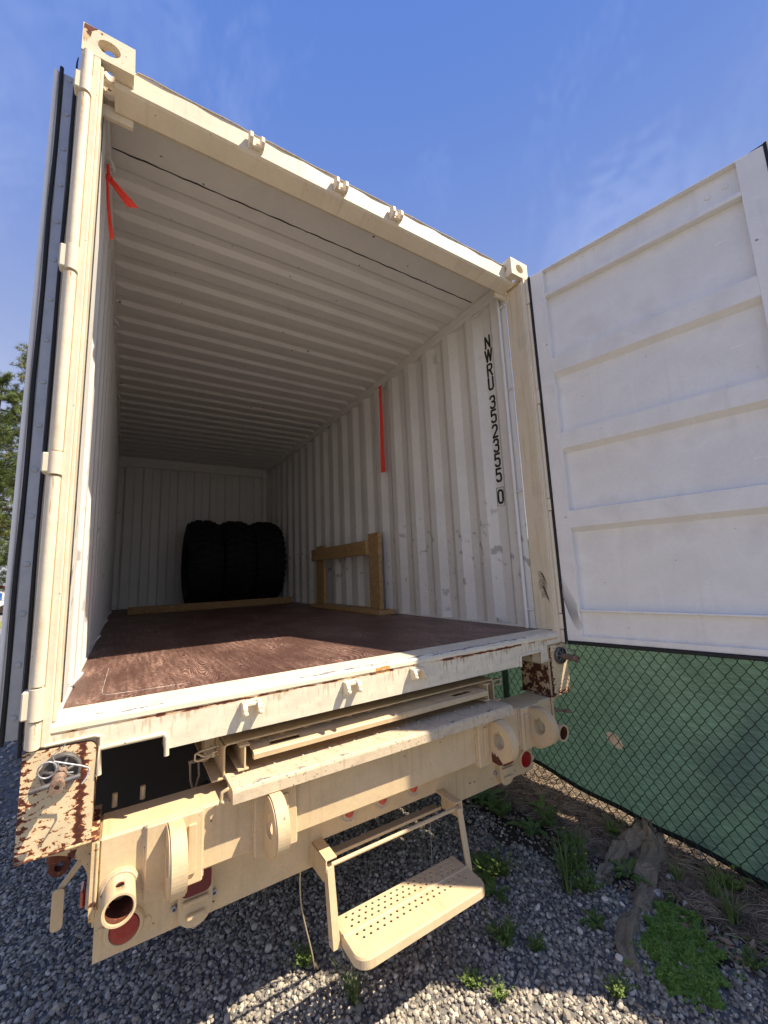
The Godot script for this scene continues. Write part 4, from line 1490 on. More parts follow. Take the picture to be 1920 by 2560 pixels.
	b.prism(PackedVector2Array([Vector2(0.07, -0.42), Vector2(0.095, -0.41), Vector2(0.165, -0.33), Vector2(0.15, -0.315)]), Vector3(0, 0, -0.31), Vector3.RIGHT, Vector3.UP, Vector3(0, 0, 0.012))
	put(b, "lock_lever", M.tan, t)
	b = B.new()
	b.tube([Vector3(2.3, -0.25, -0.12), Vector3(2.5, -0.30, -0.06)], 0.009, 8)
	put(b, "prop_rod", M.rust_steel, t)
	b = B.new()
	b.tube([Vector3(2.26, -0.36, -0.14), Vector3(2.42, -0.42, -0.1)], 0.013, 10)
	put(b, "prop_rod", M.dull_steel, t)

func step(t: Node3D) -> void:
	var s := Node3D.new()
	s.name = "step"
	t.add_child(s)
	tag(s, "fold-down step with a perforated tread hanging below the bumper")
	for right in [false, true]:
		var X := func(x: float) -> float: return 2.44 - x if right else x
		var b := B.new()
		b.box(Vector3(X.call(0.885), -0.478, -0.131), Vector3(X.call(0.93), -0.472, 0.004), 0.001)
		b.prism(PackedVector2Array([Vector2(-0.1305, -0.473), Vector2(0.004, -0.473), Vector2(0.006, -0.515), Vector2(-0.02, -0.555), Vector2(-0.1305, -0.56)]), Vector3(X.call(0.885) - (0.005 if right else 0.0), 0, 0), Vector3(0, 0, 1), Vector3.UP, Vector3(0.005, 0, 0))
		put(b, "bracket", M.tan, s)
		b = B.new()
		var sx: float = X.call(0.892)
		b.prism(PackedVector2Array([Vector2(-0.028, -0.50), Vector2(0.004, -0.497), Vector2(0.046, -0.735), Vector2(0.012, -0.742)]), Vector3(sx - 0.003, 0, 0), Vector3(0, 0, 1), Vector3.UP, Vector3(0.006, 0, 0))
		b.prism(PackedVector2Array([Vector2(0.002, -0.5), Vector2(0.007, -0.5), Vector2(0.049, -0.735), Vector2(0.044, -0.735)]), Vector3(sx - (0.024 if right else 0.003), 0, 0), Vector3(0, 0, 1), Vector3.UP, Vector3(0.027, 0, 0))
		put(b, "arm", M.tan, s)
		for y in [-0.505, -0.72]:
			b = B.new()
			b.lathe([Vector2(0.008, 0), Vector2(0.007, 0.006), Vector2(0, 0.006)], Vector3(sx - 0.003, y, lerpf(-0.01, 0.028, (-0.505 - y) / 0.215)), Vector3.LEFT, 8)
			put(b, "bolt", M.tan_worn, s)
	var b := B.new()
	b.tube([Vector3(0.893, -0.507, -0.016), Vector3(1.547, -0.507, -0.016)], 0.0075, 10)
	put(b, "rod", M.tan, s)
	b = B.new()
	b.box(Vector3(0.893, -0.569, -0.195), Vector3(1.547, -0.564, -0.142), 0.001)
	b.box(Vector3(0.893, -0.567, -0.145), Vector3(1.547, -0.555, -0.1405), 0.001)
	put(b, "cross_bar", M.tan, s)
	# tread: two perforated bands round a pressed rib, rolled front lip
	b = B.new()
	var y := -0.70
	var x0 := 0.925
	var x1 := 1.513
	var bands := [[-0.024, 0.045], [0.062, 0.112]]
	var plain := [[-0.032, -0.024], [0.045, 0.062], [0.112, 0.132]]
	for k in plain:
		if k[0] == 0.045:
			var pr := [Vector2(0.045, 0), Vector2(0.05, 0.003), Vector2(0.057, 0.003), Vector2(0.062, 0)]
			var a := []
			var e := []
			for q in pr:
				a.append(Vector3(x0, y + q.y, q.x)); e.append(Vector3(x1, y + q.y, q.x))
			b.strip(a, e, Vector3.UP)
			for i in a.size(): a[i] += Vector3(0, -0.003, 0); e[i] += Vector3(0, -0.003, 0)
			b.strip(a, e, Vector3.DOWN)
		else:
			b.box(Vector3(x0, y - 0.003, k[0]), Vector3(x1, y, k[1]))
	for bi in 2:
		var za: float = bands[bi][0]
		var zb: float = bands[bi][1]
		var rows := 3 if bi == 0 else 2
		var dz := (zb - za) / rows
		for r in rows:
			var off := 0.014 * (r % 2)
			var nx := 18
			var dx := 0.0285
			var xs := x0 + 0.03 + off
			b.box(Vector3(x0, y - 0.003, za + dz * r), Vector3(xs, y, za + dz * (r + 1)))
			b.box(Vector3(xs + nx * dx, y - 0.003, za + dz * r), Vector3(x1, y, za + dz * (r + 1)))
			for i in nx:
				var a2 := Vector2(xs + i * dx, za + dz * r)
				var b2 := a2 + Vector2(dx, dz)
				var c2 := (a2 + b2) * 0.5
				var ang := angles_for_rect(c2, a2, b2, 8)
				var inn := PackedVector2Array()
				for q in ang: inn.append(c2 + Vector2(cos(q), sin(q)) * 0.0056)
				b.ring(rect_by_angle(c2, a2, b2, ang), inn, Vector3(0, y, 0), Vector3.RIGHT, Vector3(0, 0, 1), Vector3(0, -0.003, 0))
	# front with rounded corners, and the lip
	var o := [Vector2(x0, 0.132)]
	o += arc(Vector2(x0 + 0.045, 0.132), 0.045, 180, 90, 8)
	o += arc(Vector2(x1 - 0.045, 0.132), 0.045, 90, 0, 8)
	var op := PackedVector2Array(o)
	b.prism(op, Vector3(0, y - 0.003, 0), Vector3.RIGHT, Vector3(0, 0, 1), Vector3(0, 0.003, 0))
	var rim := [Vector2(x0, -0.03), Vector2(x0, 0.02)] + o + [Vector2(x1, 0.02), Vector2(x1, -0.03)]
	var cen := Vector2(1.22, 0.05)
	var la := []
	var lb := []
	var lc := []
	for q in rim:
		var out2: Vector2 = (q - Vector2(clampf(q.x, x0 + 0.05, x1 - 0.05), minf(q.y, 0.12))).normalized()
		la.append(Vector3(q.x, y, q.y))
		lb.append(Vector3(q.x + out2.x * 0.004, y - 0.006, q.y + out2.y * 0.005))
		lc.append(Vector3(q.x + out2.x * 0.006, y - 0.03, q.y + out2.y * 0.008))
	for i in la.size() - 1:
		var out := Vector3(la[i].x - cen.x, 0, la[i].z - cen.y)
		b.quad(la[i], la[i + 1], lb[i + 1], lb[i], out + Vector3.UP)
		b.quad(lb[i], lb[i + 1], lc[i + 1], lc[i], out)
		var th := -out.normalized() * 0.003
		b.quad(lb[i] + th, lb[i + 1] + th, lc[i + 1] + th, lc[i] + th, -out)
	put(b, "tread", M.tan, s)

func grooved(b: B, x0: float, x1: float, za: float, zb: float, y: float, holes: Array) -> void:
	# ribbed deck: narrow ridges along x, broken where holes lie
	var z := za
	while z > zb:
		var zn := z - 0.012
		var spans := [[x0, x1]]
		for h in holes:
			if z < h[2] and zn > h[3] - 0.012:
				var nw := []
				for s in spans:
					if h[0] > s[0] and h[1] < s[1]:
						nw.append([s[0], h[0]]); nw.append([h[1], s[1]])
					else: nw.append(s)
				spans = nw
		for s in spans:
			b.box(Vector3(s[0], y - 0.006, zn), Vector3(s[1], y - 0.0025, z))
			b.prism(PackedVector2Array([Vector2(-0.001, -0.0026), Vector2(-0.003, 0), Vector2(-0.007, 0), Vector2(-0.009, -0.0026)]), Vector3(s[0], y, z), Vector3(0, 0, 1), Vector3.UP, Vector3(s[1] - s[0], 0, 0))
		z = zn

func tray(t: Node3D) -> void:
	var b := B.new()
	b.box(Vector3(0.537, -0.122, -0.6), Vector3(0.544, -0.02, -0.07), 0.002)
	b.box(Vector3(1.884, -0.122, -0.6), Vector3(1.891, -0.02, -0.07), 0.002)
	b.box(Vector3(0.5, -0.128, -0.6), Vector3(1.93, -0.122, -0.068), 0.001)
	b.box(Vector3(0.544, -0.02, -0.6), Vector3(1.884, -0.013, -0.07), 0.002)
	b.tube([Vector3(0.54, -0.03, -0.0695), Vector3(0.543, -0.02, -0.0695), Vector3(0.552, -0.0165, -0.0695), Vector3(1.876, -0.0165, -0.0695)], 0.0032, 6)
	b.box(Vector3(0.55, -0.12, -0.6), Vector3(1.88, -0.02, -0.592))
	var tr := put(b, "storage_tray", M.tan, t)
	for i in 11:
		b = B.new()
		b.lathe([Vector2(0.0065, 0), Vector2(0.005, 0.004), Vector2(0, 0.004)], Vector3(0.62 + i * 0.12, -0.122, -0.1), Vector3.UP, 8)
		put(b, "rivet", M.tan_worn, tr)
	b = B.new()
	b.box(Vector3(0.5, -0.1, -0.3), Vector3(0.536, -0.01, -0.22), 0.003)
	b.tube([Vector3(0.53, -0.03, -0.12), Vector3(0.47, -0.035, -0.12), Vector3(0.452, -0.042, -0.12), Vector3(0.452, -0.06, -0.12), Vector3(0.462, -0.065, -0.12), Vector3(0.53, -0.058, -0.12)], 0.0035, 6)
	b.tube([Vector3(0.46, -0.04, -0.115), Vector3(0.48, -0.052, -0.11), Vector3(0.5, -0.052, -0.11), Vector3(0.51, -0.045, -0.11), Vector3(0.525, -0.045, -0.11)], 0.003, 6)
	b.tube([Vector3(0.512, -0.045, -0.115), Vector3(0.512, -0.062, -0.11)], 0.006, 6)
	b.tube([Vector3(0.512, -0.05, -0.115), Vector3(0.5, -0.1, -0.2), Vector3(0.48, -0.13, -0.3)], 0.004, 6)
	b.tube([Vector3(0.455, -0.13, -0.3), Vector3(0.52, -0.13, -0.3)], 0.006, 6)
	b.tube([Vector3(0.46, -0.13, -0.3), Vector3(0.462, -0.19, -0.29), Vector3(0.47, -0.22, -0.29)], 0.004, 6)
	b.tube([Vector3(0.49, -0.13, -0.3), Vector3(0.492, -0.18, -0.29), Vector3(0.48, -0.22, -0.29)], 0.004, 6)
	put(b, "latch", M.tan_worn, tr)
	b = B.new()
	b.prism(PackedVector2Array([Vector2(1.893, -0.04), Vector2(2.0, -0.04), Vector2(2.0, -0.07), Vector2(1.893, -0.07), Vector2(1.893, -0.065), Vector2(1.994, -0.065), Vector2(1.994, -0.045), Vector2(1.893, -0.045)]), Vector3(0, 0, -0.14), Vector3.RIGHT, Vector3.UP, Vector3(0, 0, 0.02))
	put(b, "latch", M.tan_worn, tr)
	# folding ramp stowed in the tray
	var l := thing("access_ramp", "ribbed folding ramp stowed in the slot under the container sill", "ramp", Vector3.ZERO)
	b = B.new()
	var holes := [[0.70, 0.82, -0.052, -0.084], [1.6, 1.72, -0.052, -0.084]]
	for i in 11: holes.append([0.66 + i * 0.1 + 0.0001 * i, 0.684 + i * 0.1, -0.12, -0.136])
	grooved(b, 0.632, 1.798, -0.045, -0.45, -0.046, holes)
	put(b, "deck", M.tan, l)
	b = B.new()
	b.prism(PackedVector2Array([Vector2(-0.046, -0.047), Vector2(-0.03, -0.05), Vector2(-0.024, -0.056), Vector2(-0.026, -0.073), Vector2(-0.046, -0.073)]), Vector3(0.632, 0, 0), Vector3(0, 0, 1), Vector3.UP, Vector3(1.166, 0, 0))
	put(b, "front_edge", M.tan, l)
	for x in [0.6, 1.806]:
		b = B.new()
		b.box(Vector3(x, -0.1, -0.5), Vector3(x + 0.006, -0.024, -0.035), 0.001)
		b.box(Vector3(x - 0.016, -0.026, -0.5), Vector3(x + 0.02, -0.02, -0.036), 0.001)
		b.box(Vector3(x - 0.02, -0.103, -0.5), Vector3(x + 0.016, -0.096, -0.036), 0.001)
		put(b, "side_rail", M.tan, l)
	b = B.new()
	b.box(Vector3(0.61, -0.1, -0.45), Vector3(1.8, -0.095, -0.43))
	b.box(Vector3(0.64, -0.121, -0.44), Vector3(0.68, -0.1, -0.3))
	b.box(Vector3(1.74, -0.121, -0.44), Vector3(1.78, -0.1, -0.3))
	put(b, "runner", M.tan, l)

func twist_locks() -> void:
	for k in 2:
		var right := k == 1
		var t := thing("twist_lock", "corroded twist lock with a bent wire on the right corner" if right else "corroded grey twist lock with bent wire and handle bar on the left corner", "twist lock", Vector3(2.362 if right else 0.088, 0.05, 0.0015), "twist locks on the rear corners")
		var b := B.new()
		b.lathe([Vector2(0.047, 0.0), Vector2(0.047, 0.014), Vector2(0.044, 0.02), Vector2(0.04, 0.02), Vector2(0.038, 0.01), Vector2(0.026, 0.008), Vector2(0.0, 0.008)], Vector3.ZERO, Vector3.BACK, 28)
		for i in 7:
			var a := TAU * i / 7.0 + 0.3
			var d := Vector3(cos(a), sin(a), 0)
			b.tube([d * 0.016 + Vector3(0, 0, 0.02), d * 0.028 + Vector3(0, 0, 0.017), d * 0.042 + Vector3(0, 0, 0.012)], [0.006, 0.005, 0.004], 6)
		put(b, "base_disc", M.dull_steel, t)
		b = B.new()
		var prof := []
		for i in 12:
			prof.append(Vector2(0.0165, 0.01 + i * 0.0068)); prof.append(Vector2(0.0145, 0.0134 + i * 0.0068))
		prof += [Vector2(0.0175, 0.093), Vector2(0.0175, 0.112), Vector2(0.016, 0.117), Vector2(0.006, 0.117), Vector2(0.005, 0.110), Vector2(0.0, 0.110)]
		b.lathe(prof, Vector3.ZERO, Vector3(0.02, -0.03, 1).normalized(), 20)
		put(b, "stem", M.rust_steel, t)
		b = B.new()
		if right: b.tube([Vector3(0.01, -0.035, 0.098), Vector3(0.0, 0.045, 0.1)], 0.0062, 10)
		else: b.tube([Vector3(-0.054, -0.003, 0.104), Vector3(0.05, 0.006, 0.096)], 0.0066, 10)
		put(b, "handle", M.dull_steel, t)
		b = B.new()
		var rg := []
		for i in 15:
			var a := TAU * i / 14.0
			rg.append(Vector3(-0.026 + 0.02 * cos(a), 0.027 + 0.022 * sin(a), 0.06 + 0.006 * sin(a)))
		if not right: b.tube(rg, 0.0022, 6)
		b.tube([Vector3(-0.012, 0.045, 0.06), Vector3(0.012, 0.035, 0.062), Vector3(0.05, 0.018, 0.06), Vector3(0.066, 0.008, 0.058), Vector3(0.069, 0.0, 0.06), Vector3(0.062, -0.014, 0.068), Vector3(0.053, -0.024, 0.074)], 0.0024, 6)
		b.tube([Vector3(-0.004, 0.04, 0.055), Vector3(-0.002, 0.02, 0.05), Vector3(0.01, 0.006, 0.045), Vector3(0.03, 0.0, 0.04)], 0.0016, 5)
		b.tube([Vector3(-0.012, 0.046, 0.06), Vector3(-0.016, 0.06, 0.06), Vector3(-0.006, 0.07, 0.058), Vector3(0.01, 0.085, 0.055), Vector3(0.0, 0.06, 0.058)], 0.0012, 5)
		put(b, "wire", M.galvanised, t)

# ---------------------------------------------------------------- load
func cargo_inside() -> void:
	# three big lorry tyres standing on their treads against the far wall
	var b := B.new()
	var R := 0.645
	var prof := [Vector2(0.3, -0.15), Vector2(0.33, -0.19), Vector2(0.42, -0.225), Vector2(0.5, -0.225), Vector2(0.555, -0.205), Vector2(0.59, -0.16), Vector2(0.612, -0.08), Vector2(0.615, 0.0), Vector2(0.612, 0.08), Vector2(0.59, 0.16), Vector2(0.555, 0.205), Vector2(0.5, 0.225), Vector2(0.42, 0.225), Vector2(0.33, 0.19), Vector2(0.3, 0.15), Vector2(0.28, 0.1), Vector2(0.28, -0.1), Vector2(0.3, -0.15)]
	b.lathe(prof, Vector3.ZERO, Vector3.RIGHT, 44)
	var tread := B.new()
	for i in 36:
		var a := TAU * i / 36.0
		for s in [-1.0, 1.0]:
			var a2: float = a + (PI / 36.0 if s > 0 else 0.0)
			var ex := Vector3(0, cos(a2), sin(a2))
			var et := Vector3(0, -sin(a2), cos(a2))
			tread.prism(PackedVector2Array([Vector2(0.02 * s, -0.03), Vector2(0.1 * s, -0.036), Vector2(0.1 * s, 0.022), Vector2(0.03 * s, 0.034)]), ex * 0.58, Vector3.RIGHT, et, ex * (R - 0.58))
			tread.prism(PackedVector2Array([Vector2(0.101 * s, -0.036), Vector2(0.16 * s, -0.03), Vector2(0.162 * s, 0.024), Vector2(0.101 * s, 0.022)]), ex * 0.56, Vector3.RIGHT, et, ex * (R - 0.583))
			tread.prism(PackedVector2Array([Vector2(0.161 * s, -0.03), Vector2(0.205 * s, -0.024), Vector2(0.207 * s, 0.03), Vector2(0.163 * s, 0.024)]), ex * 0.54, Vector3.RIGHT, et, ex * (R - 0.592))
	var m1 := b.mesh()
	var m2 := tread.mesh()
	var where := ["leftmost", "middle", "rightmost"]
	for i in 3:
		var t := thing("truck_tyre", "%s of three big black tyres standing against the far wall" % where[i], "tyre", Vector3(1.185 + i * 0.455, FL + R, -5.17), "tyres in the container")
		put(m1, "carcass", M.tyre_rubber, t)
		var k := put(m2, "tread", M.tyre_rubber, t)
		t.rotation.x = i * 0.07
	# chock timber in front of them
	b = B.new()
	b.box(Vector3(-1.02, 0, -0.045), Vector3(1.02, 0.09, 0.045), 0.004)
	var ch := put(b, "chock_timber", M.wood_x, self, Vector3(1.28, FL + 0.0005, -4.42))
	ch.rotation.y = -0.035
	tag(ch, "long square timber laid on the floor in front of the tyres", "timber")
	# timber frame against the right wall
	var f := thing("timber_frame", "knocked-together timber frame leaning against the right container wall", "frame", Vector3(2.26, FL, -2.4))
	var parts := [["upright", Vector3(-0.02, 0.042, 0.45), Vector3(0.02, 0.765, 0.64), M.wood_y], ["upright", Vector3(-0.02, 0.042, -0.86), Vector3(0.02, 0.74, -0.64), M.wood_y], ["top_rail", Vector3(-0.062, 0.56, -0.92), Vector3(-0.022, 0.70, 0.47), M.wood_z], ["bottom_board", Vector3(-0.1, 0.001, -0.9), Vector3(0.09, 0.04, 0.74), M.wood_z]]
	for k in parts:
		b = B.new()
		b.box(k[1], k[2], 0.003)
		put(b, k[0], k[3], f)
	for z in [0.5, 0.6, -0.8, -0.7]:
		b = B.new()
		b.lathe([Vector2(0.004, 0), Vector2(0.0, 0.0015)], Vector3(-0.02, 0.06, z), Vector3.LEFT, 8)
		put(b, "nail", M.rust, f)
	# red marker ribbons
	var r := thing("ribbon", "red cloth ribbon hanging from a ceiling ring on the right wall", "ribbon", Vector3(2.345, 2.44, -1.76), "red ribbons")
	b = B.new()
	ribbon(b, [Vector3(0.002, 0.01, 0), Vector3(-0.012, -0.04, 0.004), Vector3(-0.008, -0.3, 0.0), Vector3(-0.014, -0.6, 0.006), Vector3(-0.01, -0.89, 0.0)], 0.034, 0.3)
	put(b, "tail", M.ribbon, r)
	b = B.new()
	ribbon(b, [Vector3(0.004, 0.012, 0.0), Vector3(-0.016, -0.03, 0.016), Vector3(-0.016, -0.1, 0.022)], 0.018, 0.6)
	b.tube([Vector3(0.004, 0.012, -0.012), Vector3(-0.02, -0.005, 0.0), Vector3(0.004, 0.012, 0.012)], 0.009, 8)
	put(b, "knot", M.ribbon, r)
	r = thing("ribbon", "red cloth ribbon tied in a bow beside the left post", "ribbon", Vector3(0.078, 2.3, -0.33), "red ribbons")
	b = B.new()
	ribbon(b, [Vector3(0, 0, 0), Vector3(0.03, -0.03, 0.0), Vector3(0.07, -0.075, 0.0), Vector3(0.095, -0.105, 0.0)], 0.026, 1.2)
	put(b, "tail", M.ribbon, r)
	b = B.new()
	ribbon(b, [Vector3(-0.004, 0, 0.0), Vector3(0.006, -0.12, 0.01), Vector3(0.018, -0.22, 0.01), Vector3(0.03, -0.29, 0.0)], 0.012, 0.8)
	put(b, "tail", M.ribbon, r)
	b = B.new()
	ribbon(b, [Vector3(-0.004, 0.06, 0.0), Vector3(0.0, 0.02, 0.0), Vector3(0.008, -0.012, 0.0)], 0.012, 1.0)
	b.tube([Vector3(-0.004, 0.012, -0.008), Vector3(0.01, 0.0, 0.0), Vector3(-0.002, -0.012, 0.01)], 0.008, 8)
	put(b, "knot", M.ribbon, r)

func ribbon(b: B, pts: Array, w: float, turn: float) -> void:
	# thin folded strip of cloth along a path, pleated across
	var cu := Curve3D.new()
	for p in pts: cu.add_point(p)
	var n := 14
	var grid := []
	for i in n + 1:
		var p := cu.sample_baked(cu.get_baked_length() * i / n, true)
		var side := Vector3(sin(turn), 0, cos(turn))
		var row := []
		for k in 7:
			var u := k / 6.0 - 0.5
			row.append(p + side * u * w * (1.0 + 0.8 * i / n) + Vector3(cos(turn), 0, -sin(turn)) * 0.003 * sin(k * 2.2 + i * 0.3))
		grid.append(row)
	for i in n:
		for k in 6:
			b.quad(grid[i][k], grid[i][k + 1], grid[i + 1][k + 1], grid[i + 1][k], Vector3(cos(turn), 0, -sin(turn)))

# ---------------------------------------------------------------- outdoors
func stone_mesh(sd: int) -> ArrayMesh:
	var r := RandomNumberGenerator.new()
	r.seed = sd
	var b := B.new()
	var rings := 4
	var segs := 7
	var pts := []
	var sc := Vector3(r.randf_range(0.8, 1.25), r.randf_range(0.5, 0.8), r.randf_range(0.7, 1.1))
	for i in rings + 1:
		var row := []
		var th := PI * i / rings
		for k in segs:
			var ph := TAU * (k + 0.5 * (i % 2)) / segs
			var rad := r.randf_range(0.78, 1.12) if i > 0 and i < rings else 0.86
			row.append(Vector3(sin(th) * cos(ph), cos(th), sin(th) * sin(ph)) * rad * sc)
		pts.append(row)
	for i in rings:
		for k in segs:
			var l := (k + 1) % segs
			b.tri(pts[i][k], pts[i + 1][k], pts[i + 1][l], pts[i][k] + pts[i + 1][l])
			b.tri(pts[i][k], pts[i + 1][l], pts[i][l], pts[i][k] + pts[i + 1][l])
	return b.mesh()

func scatter(called: String, mesh: Mesh, m: Material, xf: Array, cols: Array, parent: Node) -> MultiMeshInstance3D:
	var mm := MultiMesh.new()
	mm.transform_format = MultiMesh.TRANSFORM_3D
	mm.use_colors = cols.size() > 0
	mm.mesh = mesh
	mm.instance_count = xf.size()
	for i in xf.size():
		mm.set_instance_transform(i, xf[i])
		if cols.size() > 0: mm.set_instance_color(i, cols[i])
	var o := MultiMeshInstance3D.new()
	o.name = numbered(called) if parent == self else called
	o.multimesh = mm
	o.material_override = m
	o.set_meta("kind", "stuff")
	parent.add_child(o, true)
	return o

func verge_h(x: float, z: float) -> float:
	var e := 2.34 + 0.1 * sin(z * 2.3) + 0.05 * sin(z * 6.1 + 1.0)
	return clampf((x - e) * 0.05, -0.04, 0.012) + 0.008 * sin(x * 17.0 + z * 5.0) * sin(z * 13.0 - x * 4.0)

func ground() -> void:
	var b := B.new()
	b.quad(Vector3(-150, GY, -19), Vector3(150, GY, -19), Vector3(150, GY, 150), Vector3(-150, GY, 150), Vector3.UP)
	tag(put(b, "ground", M.ground_gravel), "grey crushed stone yard", "", "", "structure")
	b = B.new()
	b.quad(Vector3(-150, GY, -300), Vector3(150, GY, -300), Vector3(150, GY, -19.0), Vector3(-150, GY, -19.0), Vector3.UP)
	tag(put(b, "far_ground", M.ground_far), "pale far part of the yard", "", "", "structure")
	b = B.new()
	b.quad(Vector3(-60, GY + 0.02, -27), Vector3(-1, GY + 0.02, -27), Vector3(-1, GY + 0.02, -22), Vector3(-60, GY + 0.02, -22), Vector3.UP)
	tag(put(b, "grass_strip", M.grass_far), "dry yellow-green grass strip across the far yard", "", "", "structure")
	# earth verge along the fence
	b = B.new()
	var nx := 40
	var nz := 90
	for i in nx:
		for k in nz:
			var q := []
			for s in [[0, 0], [1, 0], [1, 1], [0, 1]]:
				var x: float = 2.0 + 3.0 * (i + s[0]) / nx
				var z: float = -4.0 + 6.5 * (k + s[1]) / nz
				q.append(Vector3(x, GY + verge_h(x, z), z))
			b.quad(q[0], q[1], q[2], q[3], Vector3.UP)
	tag(put(b, "verge", M.dirt), "bare earth verge along the fence", "", "", "structure")
	# crushed stone
	rng.seed = 4
	var holder := Node3D.new()
	holder.name = "gravel"
	add_child(holder)
	tag(holder, "loose grey crushed stone covering the yard", "gravel", "", "stuff")
	for v in 4:
		var xf := []
		var cols := []
		for i in 29000:
			var x: float
			var z: float
			if i < 25500:
				x = rng.randf_range(-1.3, 2.6); z = rng.randf_range(-2.6, 1.1)
			else:
				x = rng.randf_range(-5.0, 2.3); z = rng.randf_range(-9.0, -2.0)
			var vh := verge_h(x, z)
			if rng.randf() < clampf((vh + 0.012) * 42.0, 0.0, 0.9): continue
			var s := rng.randf_range(0.0045, 0.0108) * (1.0 + 0.9 * pow(rng.randf(), 8))
			if z < -2.6: s *= 1.9
			var bs := Basis.from_euler(Vector3(rng.randf_range(-0.5, 0.5), rng.randf() * TAU, rng.randf_range(-0.5, 0.5))).scaled(Vector3.ONE * s)
			xf.append(Transform3D(bs, Vector3(x, GY + maxf(vh, 0.0) + s * rng.randf_range(0.15, 0.75), z)))
			var g := 0.17 + 0.34 * pow(rng.randf(), 1.4)
			if rng.randf() < 0.06: g *= 1.7
			var tint := rng.randf_range(-0.03, 0.03)
			cols.append(Color(g * (1.13 + tint), g, g * (0.81 - tint)))
		scatter("stones", stone_mesh(200 + v), M.stone, xf, cols, holder)
	# pine straw under the fence
	b = B.new()
	b.tube([Vector3(-0.06, 0, 0), Vector3(0, 0.006, 0.008), Vector3(0.06, 0, 0)], [0.0012, 0.0019, 0.001], 3, false)
	b.tube([Vector3(-0.06, 0, 0), Vector3(0, 0.008, -0.008), Vector3(0.055, 0.002, -0.02)], [0.0012, 0.0019, 0.001], 3, false)
	var xs := []
	for i in 11000:
		var x := 2.5 + absf(rng.randfn(0, 0.4))
		var z := rng.randf_range(-2.2, 1.7)
		if x > 3.6: continue
		var s := rng.randf_range(0.6, 1.2)
		xs.append(Transform3D(Basis.from_euler(Vector3(rng.randf_range(-0.25, 0.25), rng.randf() * TAU, rng.randf_range(-0.25, 0.25))).scaled(Vector3(s, s * 1.3, s)), Vector3(x, GY + verge_h(x, z) + rng.randf_range(0.002, 0.016), z)))
	var sc := []
	for i in xs.size():
		var g := 0.12 + 0.3 * rng.randf()
		sc.append(Color(g * 1.15, g * 0.88, g * 0.62))
	tag(scatter("pine_straw", b.mesh(), M.stone, xs, sc, self), "brown fallen pine needles under the fence", "pine straw", "", "stuff")
	# dead leaves and twigs caught along the fence
	b = B.new()
	b.quad(Vector3(-0.016, 0, 0), Vector3(0, 0.003, 0.008), Vector3(0.018, 0.006, 0), Vector3(0, 0.001, -0.008), Vector3.UP)
	xs = []
	sc = []
	for i in 1500:
		var x := 2.35 + absf(rng.randfn(0, 0.35))
		var z := rng.randf_range(-1.6, 1.4)
		xs.append(Transform3D(Basis.from_euler(Vector3(rng.randf_range(-0.6, 0.6), rng.randf() * TAU, rng.randf_range(-0.6, 0.6))).scaled(Vector3.ONE * rng.randf_range(0.6, 1.6)), Vector3(x, GY + maxf(verge_h(x, z), 0.0) + rng.randf_range(0.006, 0.02), z)))
		var g := 0.1 + 0.22 * rng.randf()
		sc.append(Color(g * 1.2, g * 0.85, g * 0.55))
	tag(scatter("leaf_litter", b.mesh(), M.stone, xs, sc, self), "small dead brown leaves scattered along the fence foot", "leaf litter", "", "stuff")
	# low clover mat
	b = B.new()
	for k in 3:
		var a := TAU * k / 3.0
		var d := Vector3(cos(a), 0.1, sin(a))
		var s := Vector3(-sin(a), 0, cos(a))
		b.quad(Vector3(0, 0, 0), d * 0.006 + s * 0.005, d * 0.011, d * 0.006 - s * 0.005, Vector3.UP)
	xs = []
	var poly := PackedVector2Array([Vector2(2.5, 0.37), Vector2(2.3, 0.37), Vector2(2.13, 0.43), Vector2(2.04, 0.53), Vector2(2.02, 0.64), Vector2(2.12, 0.70), Vector2(2.2, 0.68), Vector2(2.36, 0.62), Vector2(2.45, 0.48)])
	while xs.size() < 5600:
		var p := Vector2(rng.randf_range(2.0, 2.55), rng.randf_range(0.33, 0.72))
		var edge := Vector2(0.02 * sin(p.y * 47.0) + 0.012 * sin(p.y * 110.0), 0.02 * sin(p.x * 53.0))
		if not Geometry2D.is_point_in_polygon(p + edge, poly) and rng.randf() > 0.03: continue
		var s := rng.randf_range(0.4, 1.1)
		var hump := 0.026 * (0.5 + 0.5 * sin(p.x * 40.0) * sin(p.y * 36.0))
		xs.append(Transform3D(Basis.from_euler(Vector3(rng.randf_range(-0.5, 0.5), rng.randf() * TAU, rng.randf_range(-0.5, 0.5))).scaled(Vector3.ONE * s), Vector3(p.x, GY + maxf(verge_h(p.x, p.y), 0.0) + 0.008 + hump * rng.randf_range(0.3, 1.0), p.y)))
	tag(scatter("clover_mat", b.mesh(), M.clover, xs, [], self), "dense bright green clover mat beside the tree root", "clover", "", "stuff")

